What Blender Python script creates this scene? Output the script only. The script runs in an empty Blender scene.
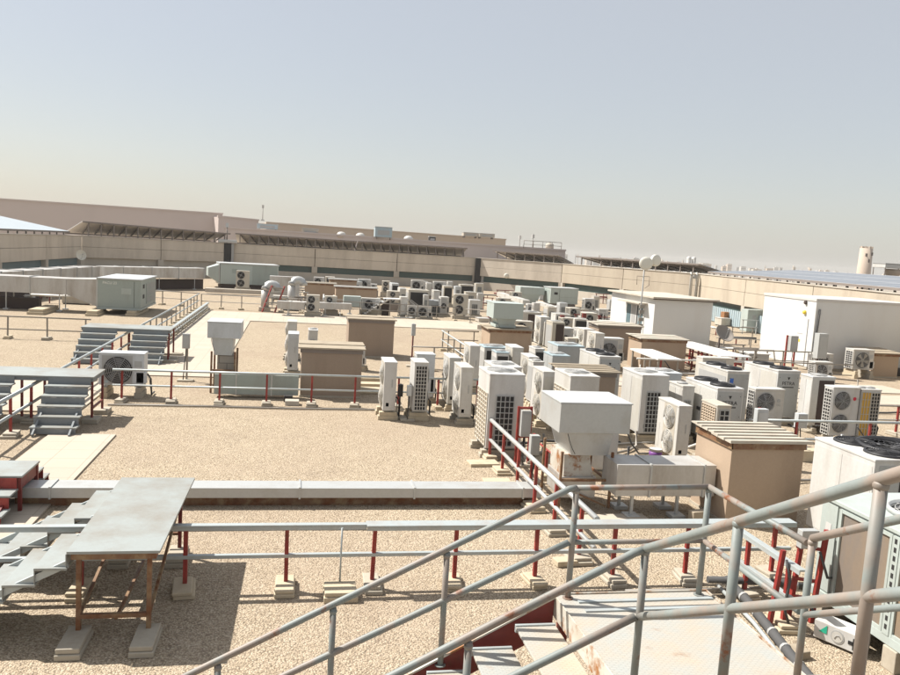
import bpy, bmesh, math, random
from mathutils import Vector, Matrix
random.seed(7)
R = math.radians
S = bpy.context.scene
COL = S.collection

# ------------------------------------------------------------------ camera
FPX, PITCH, ROLL, YAW, EYE = 794.138, R(6.3718), R(3.4801), R(-11.1341), 4.2
def cam_axes():
    fwd = Vector((-math.sin(YAW), math.cos(YAW), 0)); rt = Vector((math.cos(YAW), math.sin(YAW), 0)); up = Vector((0, 0, 1))
    f2 = fwd*math.cos(PITCH) - up*math.sin(PITCH); u2 = up*math.cos(PITCH) + fwd*math.sin(PITCH)
    return rt*math.cos(ROLL) + u2*math.sin(ROLL), -rt*math.sin(ROLL) + u2*math.cos(ROLL), f2
AX, AY, AZ = cam_axes()
camd = bpy.data.cameras.new('camera'); cam = bpy.data.objects.new('camera', camd); COL.objects.link(cam)
camd.sensor_width = 36; camd.lens = 36*FPX/900; camd.clip_end = 9000; camd.clip_start = 0.05
m = Matrix.Identity(4)
for i in range(3):
    m[i][0], m[i][1], m[i][2] = AX[i], AY[i], -AZ[i]
m[2][3] = EYE
cam.matrix_world = m
S.camera = cam

# ------------------------------------------------------------------ light
SUN_EL, SUN_AZ = 50.0, -59.3          # azimuth from +Y, clockwise
w = bpy.data.worlds.new('World'); S.world = w; w.use_nodes = True
nt = w.node_tree; bg = nt.nodes['Background']
sky = nt.nodes.new('ShaderNodeTexSky'); sky.sky_type = 'NISHITA'; sky.sun_disc = False
sky.sun_elevation = R(SUN_EL); sky.sun_rotation = R(SUN_AZ % 360)
sky.air_density = 1.0; sky.dust_density = 1.9; sky.ozone_density = 1.0; sky.altitude = 0
hs = nt.nodes.new('ShaderNodeHueSaturation'); hs.inputs['Saturation'].default_value = 1.45      # dust bleached sky
dm = nt.nodes.new('ShaderNodeMix'); dm.data_type = 'RGBA'; dm.inputs[0].default_value = .68; dm.inputs[7].default_value = (4.98, 4.86, 4.62, 1)
nt.links.new(sky.outputs[0], hs.inputs['Color']); nt.links.new(hs.outputs[0], dm.inputs[6]); nt.links.new(dm.outputs[2], bg.inputs[0]); bg.inputs[1].default_value = 0.084
sd = bpy.data.lights.new('sun', 'SUN'); sd.energy = 5.0; sd.angle = R(0.53); sd.color = (1, 0.95, 0.88)
so = bpy.data.objects.new('sun', sd); COL.objects.link(so)
sv = Vector((math.sin(R(SUN_AZ))*math.cos(R(SUN_EL)), math.cos(R(SUN_AZ))*math.cos(R(SUN_EL)), math.sin(R(SUN_EL))))
so.rotation_euler = sv.to_track_quat('Z', 'Y').to_euler(); so.location = (0, 0, 30)
S.view_settings.view_transform = 'Standard'; S.view_settings.look = 'None'
S.view_settings.exposure = 0.80; S.view_settings.gamma = 1.0; S.view_settings.use_curve_mapping = False
S.render.engine = 'CYCLES'

# ------------------------------------------------------------------ placing
def ray(x, y): return AX*(x-450)/FPX - AY*(y-337.5)/FPX + AZ
def at(x, y, z=0.0):
    d = ray(x, y); t = (z-EYE)/d.z; return Vector((d.x*t, d.y*t, z))
def proj(p):
    d = Vector(p) - Vector((0, 0, EYE)); c = d.dot(AZ)
    return 450+FPX*d.dot(AX)/c, 337.5-FPX*d.dot(AY)/c
def height(b, ty):
    lo, hi = 0, 30
    for _ in range(40):
        mid = (lo+hi)/2
        if proj((b.x, b.y, b.z+mid))[1] > ty: lo = mid
        else: hi = mid
    return lo
def atY(x, y, Y):                       # ray meets the plane Y = const
    d = ray(x, y); t = Y/d.y; return Vector((d.x*t, Y, EYE+d.z*t))
def atD(x, D, z):                       # point at depth D under pixel column x
    d = ray(x, 249+.0608*(x-450)); t = D/d.dot(AZ); return Vector((d.x*t, d.y*t, z))

# ------------------------------------------------------------------ materials
def newmat(name):
    m = bpy.data.materials.new(name); m.use_nodes = True
    return m, m.node_tree, m.node_tree.nodes['Principled BSDF']
def pos(nt, scale=(1, 1, 1)):
    g = nt.nodes.new('ShaderNodeNewGeometry'); mp = nt.nodes.new('ShaderNodeMapping')
    nt.links.new(g.outputs['Position'], mp.inputs[0]); mp.inputs['Scale'].default_value = scale
    return mp.outputs[0]
def noise(nt, vec, scale, detail=4, rough=.6):
    n = nt.nodes.new('ShaderNodeTexNoise'); n.inputs['Scale'].default_value = scale
    n.inputs['Detail'].default_value = detail; n.inputs['Roughness'].default_value = rough
    nt.links.new(vec, n.inputs['Vector']); return n.outputs['Fac']
def ramp(nt, fac, stops):
    r = nt.nodes.new('ShaderNodeValToRGB'); e = r.color_ramp.elements
    while len(e) < len(stops): e.new(0.5)
    for k, (p, c) in enumerate(stops):
        e[k].position = p; e[k].color = (*c, 1) if not isinstance(c, float) else (c, c, c, 1)
    nt.links.new(fac, r.inputs[0]); return r.outputs[0]
def mix(nt, fac, a, b, mode='MIX'):
    n = nt.nodes.new('ShaderNodeMix'); n.data_type = 'RGBA'; n.blend_type = mode
    for s, v in ((0, fac), (6, a), (7, b)):
        if isinstance(v, (int, float)): n.inputs[s].default_value = v
        elif isinstance(v, tuple): n.inputs[s].default_value = (*v, 1)
        else: nt.links.new(v, n.inputs[s])
    return n.outputs[2]
def bump(nt, b, h, dist=.01, st=.6):
    n = nt.nodes.new('ShaderNodeBump'); n.inputs['Distance'].default_value = dist; n.inputs['Strength'].default_value = st
    nt.links.new(h, n.inputs['Height']); nt.links.new(n.outputs[0], b.inputs['Normal'])
def paint(name, col, dirt=(.25, .2, .15), amt=.35, rough=.5, metal=0., scale=2.0, streak=True, spec=.4, lo=.5, hi=.8, fine=.12, vary=0):
    m, nt, b = newmat(name)
    v = pos(nt, (1, 1, .25) if streak else (1, 1, 1))
    f = noise(nt, v, scale, 6, .65)
    d = ramp(nt, f, [(lo, 0.0), (hi, float(amt))])
    c = mix(nt, d, col, dirt)
    f2 = noise(nt, pos(nt), 23, 3)
    if vary:
        oi = nt.nodes.new('ShaderNodeObjectInfo'); c = mix(nt, ramp(nt, oi.outputs['Random'], [(0., 0.0), (1., float(vary))]), c, (col[0]*.78, col[1]*.72, col[2]*.6))
    c = mix(nt, fine, c, ramp(nt, f2, [(.3, tuple(x*.6 for x in col)), (.7, tuple(min(1, x*1.15) for x in col))]))
    nt.links.new(c, b.inputs['Base Color'])
    b.inputs['Roughness'].default_value = rough; b.inputs['Metallic'].default_value = metal
    b.inputs['Specular IOR Level'].default_value = spec
    return m
def flat(name, col, rough=.6, metal=0.):
    return paint(name, col, tuple(x*.6 for x in col), .25, rough, metal)
def rusty(name, base, rust, patch, lo=.5, hi=.58, scale=3., amt=1.):
    m, nt, b = newmat(name)
    v = pos(nt); f = noise(nt, v, scale, 6, .7); g = noise(nt, v, scale*2.7, 5, .7); h = noise(nt, v, scale*.8+1.3, 3, .5)
    c = mix(nt, ramp(nt, h, [(.45, 0.0), (.62, .75)]), base, patch)
    c = mix(nt, ramp(nt, g, [(.3, .0), (.8, .35)]), c, tuple(x*.55 for x in base))
    rc = ramp(nt, g, [(.3, tuple(x*.5 for x in rust)), (.7, rust)])
    c = mix(nt, ramp(nt, f, [(lo, 0.0), (hi, float(amt))]), c, rc)
    nt.links.new(c, b.inputs['Base Color']); b.inputs['Roughness'].default_value = .55
    bump(nt, b, g, .002, .5)
    return m
M = {}
M['white'] = paint('white_enamel', (.54, .54, .525), (.27, .225, .175), .6, .45, scale=2.2, lo=.46, hi=.78, vary=.55)
M['white_cool'] = paint('white_cool_enamel', (.50, .525, .54), (.25, .25, .21), .55, .42, scale=2.4, lo=.46, hi=.78, vary=.45)
M['cream'] = paint('cream_enamel', (.50, .475, .42), (.27, .21, .15), .6, .5, scale=2.6, lo=.45, hi=.78, vary=.5)
M['grey_enamel'] = paint('grey_enamel', (.38, .39, .38), (.2, .17, .13), .4, .5)
M['green_grey'] = paint('green_grey_enamel', (.30, .345, .32), (.2, .18, .14), .45, .5, scale=1.5)
M['pale_green'] = paint('pale_green_enamel', (.38, .43, .405), (.24, .21, .17), .4, .5, scale=1.5)
M['blue_grey'] = paint('blue_grey_lid', (.33, .41, .44), (.35, .33, .29), .5, .45, scale=1.5, streak=False)
M['galv'] = paint('galvanised_sheet', (.47, .48, .47), (.32, .27, .21), .5, .42, .35, scale=2.5, streak=False)
M['galv_duct'] = paint('galvanised_duct', (.50, .49, .465), (.26, .21, .16), .75, .42, .3, scale=1.5, lo=.42, hi=.72)
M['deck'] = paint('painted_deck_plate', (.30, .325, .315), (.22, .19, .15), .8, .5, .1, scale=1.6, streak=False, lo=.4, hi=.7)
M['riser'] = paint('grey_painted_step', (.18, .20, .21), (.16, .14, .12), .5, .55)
M['stair_white'] = paint('white_painted_stair', (.62, .61, .58), (.4, .3, .22), .4, .5)
M['tan_coil'] = flat('tan_coil_fins', (.36, .30, .22), .8)
M['brown_coil'] = paint('dusty_brown_coil_fins', (.17, .145, .125), (.30, .2, .1), .7, .7, scale=.8, lo=.45, hi=.7)
M['dark'] = flat('dark_grille_void', (.025, .024, .024), .7)
M['dark_brown'] = flat('dark_brown_coil', (.06, .042, .036), .8)
M['black'] = flat('black_plastic', (.02, .02, .022), .5)
M['fan_grey'] = flat('grey_fan_blades', (.14, .14, .145), .5)
M['guard_grey'] = flat('grey_wire_guard', (.35, .35, .34), .5)
M['yellow_coil'] = flat('yellow_coil_fins', (.55, .33, .06), .7)
M['red'] = rusty('red_oxide_paint', (.24, .022, .018), (.16, .05, .02), (.36, .05, .035), .55, .7, 5)
M['red_dark'] = rusty('dark_red_paint', (.16, .02, .016), (.12, .04, .02), (.2, .03, .02), .55, .7, 5)
M['pipe'] = rusty('weathered_grey_pipe', (.20, .225, .215), (.23, .085, .035), (.27, .205, .165), .62, .70, 3.4)
M['pipe_rust'] = rusty('rust_streaked_grey_pipe', (.20, .225, .215), (.24, .085, .03), (.28, .205, .16), .57, .66, 3.0)
M['rail_galv'] = paint('weathered_rail_metal', (.40, .44, .44), (.36, .26, .19), .6, .45, .25, scale=2.5, streak=False)
M['rail_brown'] = paint('dusty_rail_metal', (.26, .24, .21), (.2, .12, .08), .6, .55, .1, scale=2.5, streak=False)
M['rust'] = rusty('rusty_steel', (.20, .11, .06), (.20, .075, .025), (.33, .24, .13), .45, .6, 4)
M['rust_plate'] = rusty('pale_plate_with_rust', (.52, .50, .44), (.34, .14, .04), (.44, .38, .3), .5, .62, 4)
M['block'] = paint('concrete_block', (.40, .36, .29), (.22, .17, .12), .5, .9, scale=4, streak=False, spec=.2)
M['block_pale'] = paint('pale_timber_and_concrete', (.47, .40, .29), (.22, .16, .1), .5, .9, scale=4, streak=False, spec=.2)
M['wood'] = paint('sunbleached_boards', (.34, .29, .22), (.17, .125, .09), .6, .9, scale=3, streak=False, spec=.2)
M['sheet_roof'] = paint('dusty_corrugated_sheet', (.47, .43, .36), (.25, .19, .14), .6, .7, scale=2, streak=False, spec=.3)
M['cardboard'] = flat('brown_rust_panels', (.25, .12, .05), .8)
M['blueglass'] = flat('blue_tinted_glass', (.12, .18, .20), .15)
M['green_glass'] = paint('dark_green_glazing', (.05, .085, .08), (.1, .1, .08), .4, .35)
M['tower'] = flat('pale_stone_tower', (.45, .37, .30), .9)
M['city'] = paint('pale_city_render', (.50, .45, .38), (.3, .26, .22), .5, .9, scale=.02, streak=False)
M['city2'] = paint('grey_city_render', (.34, .33, .31), (.2, .19, .17), .5, .9, scale=.02, streak=False)
M['pink_wall'] = paint('pinkish_render', (.52, .45, .415), (.42, .36, .33), .5, .9, scale=.15, streak=False, spec=.15)
M['tan_wall'] = paint('tan_render', (.50, .41, .32), (.38, .31, .25), .5, .9, scale=.15, streak=False, spec=.15)
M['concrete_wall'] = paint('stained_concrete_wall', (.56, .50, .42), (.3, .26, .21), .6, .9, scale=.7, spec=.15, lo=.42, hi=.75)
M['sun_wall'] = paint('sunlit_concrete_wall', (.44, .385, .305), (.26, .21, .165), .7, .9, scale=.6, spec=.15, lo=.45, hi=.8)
M['base_wall'] = paint('pale_render_base', (.45, .41, .35), (.28, .23, .18), .6, .9, scale=.8, spec=.15)
M['plaster'] = paint('brown_plaster', (.39, .30, .22), (.24, .18, .135), .5, .95, scale=1.4, spec=.12)
M['plaster2'] = paint('dull_brown_plaster', (.31, .245, .19), (.2, .155, .12), .5, .95, scale=1.4, spec=.12)
M['cabin'] = paint('white_cabin_panel', (.60, .60, .58), (.45, .38, .3), .3, .5, scale=.8)
M['cabin_grey'] = paint('grey_cabin_panel', (.52, .50, .47), (.4, .34, .28), .4, .55, scale=.8)
M['rubber'] = flat('dark_pipe_insulation', (.07, .07, .07), .8)
M['dish'] = flat('cream_dish', (.62, .60, .52), .5)
M['dish_dark'] = flat('dull_dark_dish', (.24, .215, .19), .6)
M['yellow'] = flat('yellow_plastic', (.75, .55, .05), .4)
M['blue'] = flat('blue_plastic', (.03, .12, .45), .4)
M['tealc'] = flat('green_plastic_mark', (.02, .35, .22), .5)
M['redlogo'] = flat('red_plastic_mark', (.5, .02, .05), .5)
M['text_white'] = flat('white_lettering', (.75, .75, .7), .5)
M['purple'] = flat('purple_print', (.18, .06, .25), .5)

# gravel
m, nt, b = newmat('roof_gravel'); M['gravel'] = m
v = pos(nt)
n1 = noise(nt, v, .16, 6, .62); n2 = noise(nt, v, 1.7, 5, .65)
wv = nt.nodes.new('ShaderNodeTexVoronoi'); wv.inputs['Scale'].default_value = 50; nt.links.new(v, wv.inputs['Vector'])
wv2 = nt.nodes.new('ShaderNodeTexVoronoi'); wv2.inputs['Scale'].default_value = 24; nt.links.new(v, wv2.inputs['Vector'])
sep = nt.nodes.new('ShaderNodeSeparateColor'); nt.links.new(wv.outputs['Color'], sep.inputs[0])
stone = ramp(nt, sep.outputs[0], [(0., (.31, .245, .172)), (.3, (.41, .337, .238)), (.7, (.49, .407, .295)), (1., (.60, .512, .388))])
gap = ramp(nt, wv.outputs['Distance'], [(.38, 0.0), (.78, .6)])  # ambient shade between pebbles is put into the colour here
c = mix(nt, gap, stone, (.07, .05, .037))
c = mix(nt, ramp(nt, n1, [(.42, 0.0), (.62, .42)]), c, (.31, .24, .18))
c = mix(nt, ramp(nt, n2, [(.45, 0.0), (.75, .28)]), c, (.46, .38, .285))
n3 = noise(nt, v, .55, 6, .7); n4 = noise(nt, v, 6.5, 4, .7)
c = mix(nt, ramp(nt, n3, [(.56, 0.0), (.70, .38)]), c, (.235, .185, .14))
c = mix(nt, ramp(nt, n4, [(.55, 0.0), (.8, .35)]), c, (.62, .54, .43))
nt.links.new(c, b.inputs['Base Color']); b.inputs['Roughness'].default_value = .95; b.inputs['Specular IOR Level'].default_value = .1
hh = nt.nodes.new('ShaderNodeMath'); hh.operation = 'MULTIPLY_ADD'; hh.inputs[1].default_value = -1.; hh.inputs[2].default_value = 1.
nt.links.new(wv.outputs['Distance'], hh.inputs[0])
h2 = nt.nodes.new('ShaderNodeMath'); h2.operation = 'MULTIPLY_ADD'; h2.inputs[1].default_value = -.6
nt.links.new(wv2.outputs['Distance'], h2.inputs[0]); nt.links.new(hh.outputs[0], h2.inputs[2])
bump(nt, b, h2.outputs[0], .018, .8)
# concrete walkway tiles
m, nt, b = newmat('walkway_tiles'); M['path'] = m
v = pos(nt); br = nt.nodes.new('ShaderNodeTexBrick'); nt.links.new(v, br.inputs['Vector'])
br.offset = 0; br.inputs['Scale'].default_value = 1; br.inputs['Brick Width'].default_value = .6; br.inputs['Row Height'].default_value = .6
br.inputs['Mortar Size'].default_value = .006; br.inputs['Color1'].default_value = (.45, .395, .32, 1); br.inputs['Color2'].default_value = (.41, .36, .295, 1)
br.inputs['Mortar'].default_value = (.30, .25, .2, 1)
c = mix(nt, ramp(nt, noise(nt, v, 1.1, 6, .7), [(.45, 0.0), (.8, .45)]), br.outputs[0], (.40, .33, .26))
nt.links.new(c, b.inputs['Base Color']); b.inputs['Roughness'].default_value = .85; b.inputs['Specular IOR Level'].default_value = .2
# chequer plate of the landing
m, nt, b = newmat('worn_chequer_plate'); M['chequer'] = m
v = pos(nt); ch = nt.nodes.new('ShaderNodeTexBrick'); nt.links.new(pos(nt, (1, 1, 1)), ch.inputs['Vector'])
ch.inputs['Scale'].default_value = 1; ch.inputs['Brick Width'].default_value = .05; ch.inputs['Row Height'].default_value = .022; ch.inputs['Mortar Size'].default_value = .006
ch.inputs['Color1'].default_value = (1, 1, 1, 1); ch.inputs['Color2'].default_value = (.8, .8, .8, 1); ch.inputs['Mortar'].default_value = (0, 0, 0, 1)
nn = noise(nt, v, 2.2, 6, .65)
c = mix(nt, ramp(nt, nn, [(.35, 0.0), (.65, 1.0)]), (.44, .45, .42), (.52, .44, .34))
c = mix(nt, ramp(nt, noise(nt, v, 5, 4), [(.62, 0.0), (.78, .6)]), c, (.30, .15, .07))
c = mix(nt, .16, c, ch.outputs[0], 'MULTIPLY')
nt.links.new(c, b.inputs['Base Color']); b.inputs['Roughness'].default_value = .5; b.inputs['Metallic'].default_value = .15
bump(nt, b, ch.outputs[0], .002, .6)
# brickwork under the exhaust hoods
m, nt, b = newmat('grey_blockwork'); M['blockwork'] = m
v = pos(nt); br = nt.nodes.new('ShaderNodeTexBrick')
cx = nt.nodes.new('ShaderNodeSeparateXYZ'); nt.links.new(v, cx.inputs[0]); cy = nt.nodes.new('ShaderNodeCombineXYZ')
ad = nt.nodes.new('ShaderNodeMath'); ad.operation = 'ADD'; nt.links.new(cx.outputs[0], ad.inputs[0]); nt.links.new(cx.outputs[1], ad.inputs[1])
nt.links.new(ad.outputs[0], cy.inputs[0]); nt.links.new(cx.outputs[2], cy.inputs[1]); nt.links.new(cy.outputs[0], br.inputs['Vector'])
br.inputs['Scale'].default_value = 1; br.inputs['Brick Width'].default_value = .4; br.inputs['Row Height'].default_value = .2; br.inputs['Mortar Size'].default_value = .012
br.inputs['Color1'].default_value = (.33, .30, .26, 1); br.inputs['Color2'].default_value = (.27, .24, .2, 1); br.inputs['Mortar'].default_value = (.16, .14, .12, 1)
nt.links.new(br.outputs[0], b.inputs['Base Color']); b.inputs['Roughness'].default_value = .9
# solar panels: dark cells with pale frames in the sheet's own grid
m, nt, b = newmat('solar_cells'); M['solar'] = m
tc = nt.nodes.new('ShaderNodeTexCoord'); br = nt.nodes.new('ShaderNodeTexBrick'); nt.links.new(tc.outputs['UV'], br.inputs['Vector'])
br.offset = 0; br.inputs['Scale'].default_value = 1; br.inputs['Brick Width'].default_value = 2.; br.inputs['Row Height'].default_value = 2.4
br.inputs['Mortar Size'].default_value = .07; br.inputs['Color1'].default_value = (.135, .15, .175, 1); br.inputs['Color2'].default_value = (.15, .165, .19, 1)
br.inputs['Mortar'].default_value = (.5, .5, .5, 1)
nt.links.new(br.outputs[0], b.inputs['Base Color']); b.inputs['Roughness'].default_value = .3
b.inputs['Specular IOR Level'].default_value = .8
M['solar_glint'] = flat('glint_painted_panel_glass', (.42, .47, .50), .3)  # pale blue paints the glancing glint on the left array
M['solar_back'] = flat('solar_panel_backing', (.60, .53, .46), .7)
M['canopy_frame'] = flat('dull_steel_frame', (.20, .17, .15), .6)
m, nt, b = newmat('sandy_city_ground'); M['land'] = m
c = mix(nt, ramp(nt, noise(nt, pos(nt), .006, 6, .7), [(.35, 0.0), (.65, 1.0)]), (.36, .29, .21), (.20, .18, .14))
nt.links.new(c, b.inputs['Base Color']); b.inputs['Roughness'].default_value = 1

# ------------------------------------------------------------------ mesh building
class MB:
    def __init__(s): s.bm = bmesh.new(); s.uv = None
    def box(s, x0, y0, z0, x1, y1, z1, bev=0):
        vs = [s.bm.verts.new(p) for p in ((x0,y0,z0),(x1,y0,z0),(x1,y1,z0),(x0,y1,z0),(x0,y0,z1),(x1,y0,z1),(x1,y1,z1),(x0,y1,z1))]
        fs = [s.bm.faces.new([vs[i] for i in q]) for q in ((3,2,1,0),(4,5,6,7),(0,1,5,4),(1,2,6,5),(2,3,7,6),(3,0,4,7))]
        if bev:
            es = list({e for f in fs for e in f.edges})
            bmesh.ops.bevel(s.bm, geom=es, offset=bev, segments=2, affect='EDGES', profile=.5)
        return s
    def hexa(s, lo, hi):               # 4 lower + 4 upper points, counter-clockwise from above
        a = [s.bm.verts.new(p) for p in lo]; c = [s.bm.verts.new(p) for p in hi]; n = len(a)
        s.bm.faces.new(a[::-1]); s.bm.faces.new(c)
        for i in range(n): s.bm.faces.new((a[i], a[(i+1) % n], c[(i+1) % n], c[i]))
        return s
    def prism(s, pts, vec):            # planar outline swept along vec
        vec = Vector(vec); a = [s.bm.verts.new(p) for p in pts]; c = [s.bm.verts.new(Vector(p)+vec) for p in pts]; n = len(a)
        s.bm.faces.new(a); s.bm.faces.new(c[::-1])
        for i in range(n): s.bm.faces.new((a[(i+1) % n], a[i], c[i], c[(i+1) % n]))
        return s
    def bar(s, p, q, wd, ht=None, up=(0, 0, 1)):   # rectangular bar between two points
        p, q = Vector(p), Vector(q); ht = ht or wd; d = (q-p).normalized(); u = Vector(up)
        sd = d.cross(u)
        if sd.length < .02: sd = d.cross(Vector((0, 1, 0)))
        sd.normalize(); u = sd.cross(d).normalized(); sd *= wd/2; u *= ht/2
        return s.hexa([p-sd-u, p+sd-u, p+sd+u, p-sd+u][::-1], [q-sd-u, q+sd-u, q+sd+u, q-sd+u][::-1])
    def tube(s, pts, r, n=10, close=False):
        pts = [Vector(p) for p in pts]; rings = []
        for i, p in enumerate(pts):
            if close: a = pts[i-1]; c = pts[(i+1) % len(pts)]
            else: a = pts[max(i-1, 0)]; c = pts[min(i+1, len(pts)-1)]
            d = (c-a).normalized(); u = Vector((0, 0, 1)) if abs(d.z) < .9 else Vector((0, 1, 0))
            sd = d.cross(u).normalized(); u = sd.cross(d)
            rings.append([s.bm.verts.new(p+(sd*math.cos(t)+u*math.sin(t))*r) for t in [2*math.pi*k/n for k in range(n)]])
        for i in range(len(rings)-(0 if close else 1)):
            A, B = rings[i], rings[(i+1) % len(rings)]
            for k in range(n):
                f = s.bm.faces.new((A[k], B[k], B[(k+1) % n], A[(k+1) % n])); f.smooth = True
        if not close: s.bm.faces.new(rings[0]); s.bm.faces.new(rings[-1][::-1])
        return s
    def lathe(s, c, axis, prof, n=20):   # profile (radius, along axis)
        c = Vector(c); ax = Vector(axis).normalized(); u = ax.orthogonal().normalized(); v = ax.cross(u); rings = []
        for r, h in prof: rings.append([s.bm.verts.new(c+ax*h+(u*math.cos(2*math.pi*k/n)+v*math.sin(2*math.pi*k/n))*max(r, 1e-4)) for k in range(n)])
        for A, B in zip(rings, rings[1:]):
            for k in range(n):
                f = s.bm.faces.new((A[k], A[(k+1) % n], B[(k+1) % n], B[k])); f.smooth = True
        s.bm.faces.new(rings[0][::-1]); s.bm.faces.new(rings[-1])
        return s
    def build(s, name, mat, parent=None, loc=(0, 0, 0), rz=0):
        bmesh.ops.recalc_face_normals(s.bm, faces=s.bm.faces)
        me = bpy.data.meshes.new(name); s.bm.to_mesh(me); s.bm.free()
        me.materials.append(M[mat] if isinstance(mat, str) else mat)
        o = bpy.data.objects.new(name, me); COL.objects.link(o)
        if parent: o.parent = parent
        o.location = loc; o.rotation_euler.z = rz
        return o
def tag(o, label, cat, group=None, kind=None):
    if label: o['label'] = label
    if cat: o['category'] = cat
    if group: o['group'] = group
    if kind: o['kind'] = kind
    return o
def thing(name, label, cat, loc=(0, 0, 0), rz=0, group=None):
    o = bpy.data.objects.new(name, None); COL.objects.link(o); o.location = loc; o.rotation_euler.z = rz
    o.empty_display_size = .2
    return tag(o, label, cat, group)
DG = bpy.context.evaluated_depsgraph_get()
def text(name, body, size, mat, parent, loc, rot, depth=.002):
    cu = bpy.data.curves.new(name, 'FONT'); cu.body = body; cu.size = size; cu.extrude = depth; cu.align_x = 'CENTER'; cu.align_y = 'CENTER'
    to = bpy.data.objects.new(name+'_src', cu); COL.objects.link(to); bpy.context.view_layer.update()
    me = bpy.data.meshes.new_from_object(to.evaluated_get(bpy.context.evaluated_depsgraph_get()))
    bpy.data.objects.remove(to)
    me.materials.clear(); me.materials.append(M[mat])
    o = bpy.data.objects.new(name, me); COL.objects.link(o); o.parent = parent; o.location = loc; o.rotation_euler = rot
    return o
# ================================================================== SETTING
def vang(px): return math.atan((px-450)/FPX) - YAW           # heading of a pixel column (about, at the horizon)
WALL = [Vector((-22.5, 22, 0)), atD(0, 52, 0), atD(82, 69, 0), atD(230, 80, 0), atD(477, 85, 0), atD(563, 79, 0), atD(700, 64, 0), atD(920, 35, 0), Vector((21.5, 2, 0))]
for p in WALL: p.z = 0
def on_wall(px):
    d = ray(px, 249+.0608*(px-450)); d2 = Vector((d.x, d.y))
    for i, (A, B) in enumerate(zip(WALL, WALL[1:])):
        e = Vector((B.x-A.x, B.y-A.y)); den = d2.x*e.y-d2.y*e.x
        if abs(den) < 1e-6: continue
        t = (A.x*e.y-A.y*e.x)/den; s = (A.x*d2.y-A.y*d2.x)/den
        if t > 0 and -1e-4 <= s <= 1.0001: return Vector((d2.x*t, d2.y*t, 0))
    raise ValueError(px)
# roof sheet
mb = MB(); pts = [(-22.5, -14, -.4)] + [(p.x, p.y, -.4) for p in WALL] + [(21.5, -14, -.4)]
mb.prism(pts, (0, 0, .4)); tag(mb.build('gravel_roof', 'gravel'), 'pale pebble ballast covering the flat roof', None, kind='structure')
mb = MB(); mb.box(-1690, -55, -19, 2090, 1740, -18); tag(mb.build('ground', 'land'), 'sandy ground far below the roof', None, kind='structure')
# building mass under and beyond the parapet
mb = MB()
off = []
for i, p in enumerate(WALL):
    a = WALL[max(i-1, 0)]; c = WALL[min(i+1, len(WALL)-1)]; d = (c-a).normalized(); off.append(Vector((-d.y, d.x, 0)))
for i in range(len(WALL)-1):
    A, B = WALL[i]+off[i]*.9, WALL[i+1]+off[i+1]*.9; A2, B2 = WALL[i]+off[i]*9, WALL[i+1]+off[i+1]*9
    mb.hexa([(q.x, q.y, -18) for q in (A, A2, B2, B)][::-1], [(q.x, q.y, 3.1) for q in (A, A2, B2, B)][::-1])
tag(mb.build('outer_roof', 'base_wall'), 'outer roof slab beyond the parapet', None, kind='structure')
def path(name, x0, y0, x1, y1, z=.004):
    mb = MB(); mb.box(x0, y0, .001, x1, y1, z+.03); return tag(mb.build('walkway', 'path'), name, None, kind='structure')
path('pale tiled path running under the left crossover stairs', -4.75, 5, -3.5, 16.85, .0)
path('pale tiled path beside the left crossover', -7.6, 18.9, -4.75, 24.6, .004)
path('pale tiled path running to the far walkway', -4.72, 24.0, -2.2, 40.6, .0)
path('broad pale tiled walkway crossing the roof', -5.0, 40.6, 16, 45.2, .004)
path('pale paving between the far units', 9.5, 24.5, 22, 26.2, .0)
path('pale paving in front of the large container', 15, 22.3, 26, 24.0, .0)

# parapet walls
WL = ['stained concrete parapet wall on the far left, running away from the viewer',
      'concrete parapet wall segment with blue band at the left corner',
      'concrete parapet wall under the left sloping canopy',
      'longest parapet wall with dark green glazing below',
      'short concrete parapet wall with green glazing and round wall light',
      'sunlit tan parapet wall behind the twin round dishes',
      'sunlit tan parapet wall under the blue solar array on the right',
      'tan parapet wall running past the large container toward the viewer']
def parapet(i):
    A, B = WALL[i], WALL[i+1]; L = (B-A).length; rz = math.atan2(B.y-A.y, B.x-A.x)
    t = thing('parapet_wall', WL[i], 'wall', (A.x, A.y, 0), rz)
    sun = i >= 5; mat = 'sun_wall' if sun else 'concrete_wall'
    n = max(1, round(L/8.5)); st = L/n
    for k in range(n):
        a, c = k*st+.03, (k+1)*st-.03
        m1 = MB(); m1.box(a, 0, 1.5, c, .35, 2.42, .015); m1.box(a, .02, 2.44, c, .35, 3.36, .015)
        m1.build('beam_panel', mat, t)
        m1 = MB(); m1.box(a+.2, .3, .86, c-.2, .34, 1.52); m1.build('glazing_band', 'blueglass' if i == 1 else ('base_wall' if i == 2 else 'green_glass'), t)
    m1 = MB(); m1.box(0, .36, .8, L, .85, 3.3); m1.build('backing', 'dark', t)
    m1 = MB(); m1.box(.01, -.03, 3.36, L-.01, .5, 3.42, .01); m1.build('coping', 'base_wall', t)
    m1 = MB(); m1.box(0, .05, 0, L, .7, .87); m1.build('base_curb', 'base_wall', t)
    cp = sorted({round(k*st*(2 if n > 3 else 1), 2) for k in range(n+1) if k*st*(2 if n > 3 else 1) <= L+.01})
    for x in cp:
        m1 = MB(); m1.box(max(0, x-.28), -.05 if 0 < x < L-.3 else -.02, .87, min(L, x+.28), .33, 1.495, .01); m1.build('column', 'base_wall', t)
    return t
for i in range(len(WALL)-1): parapet(i)

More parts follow.
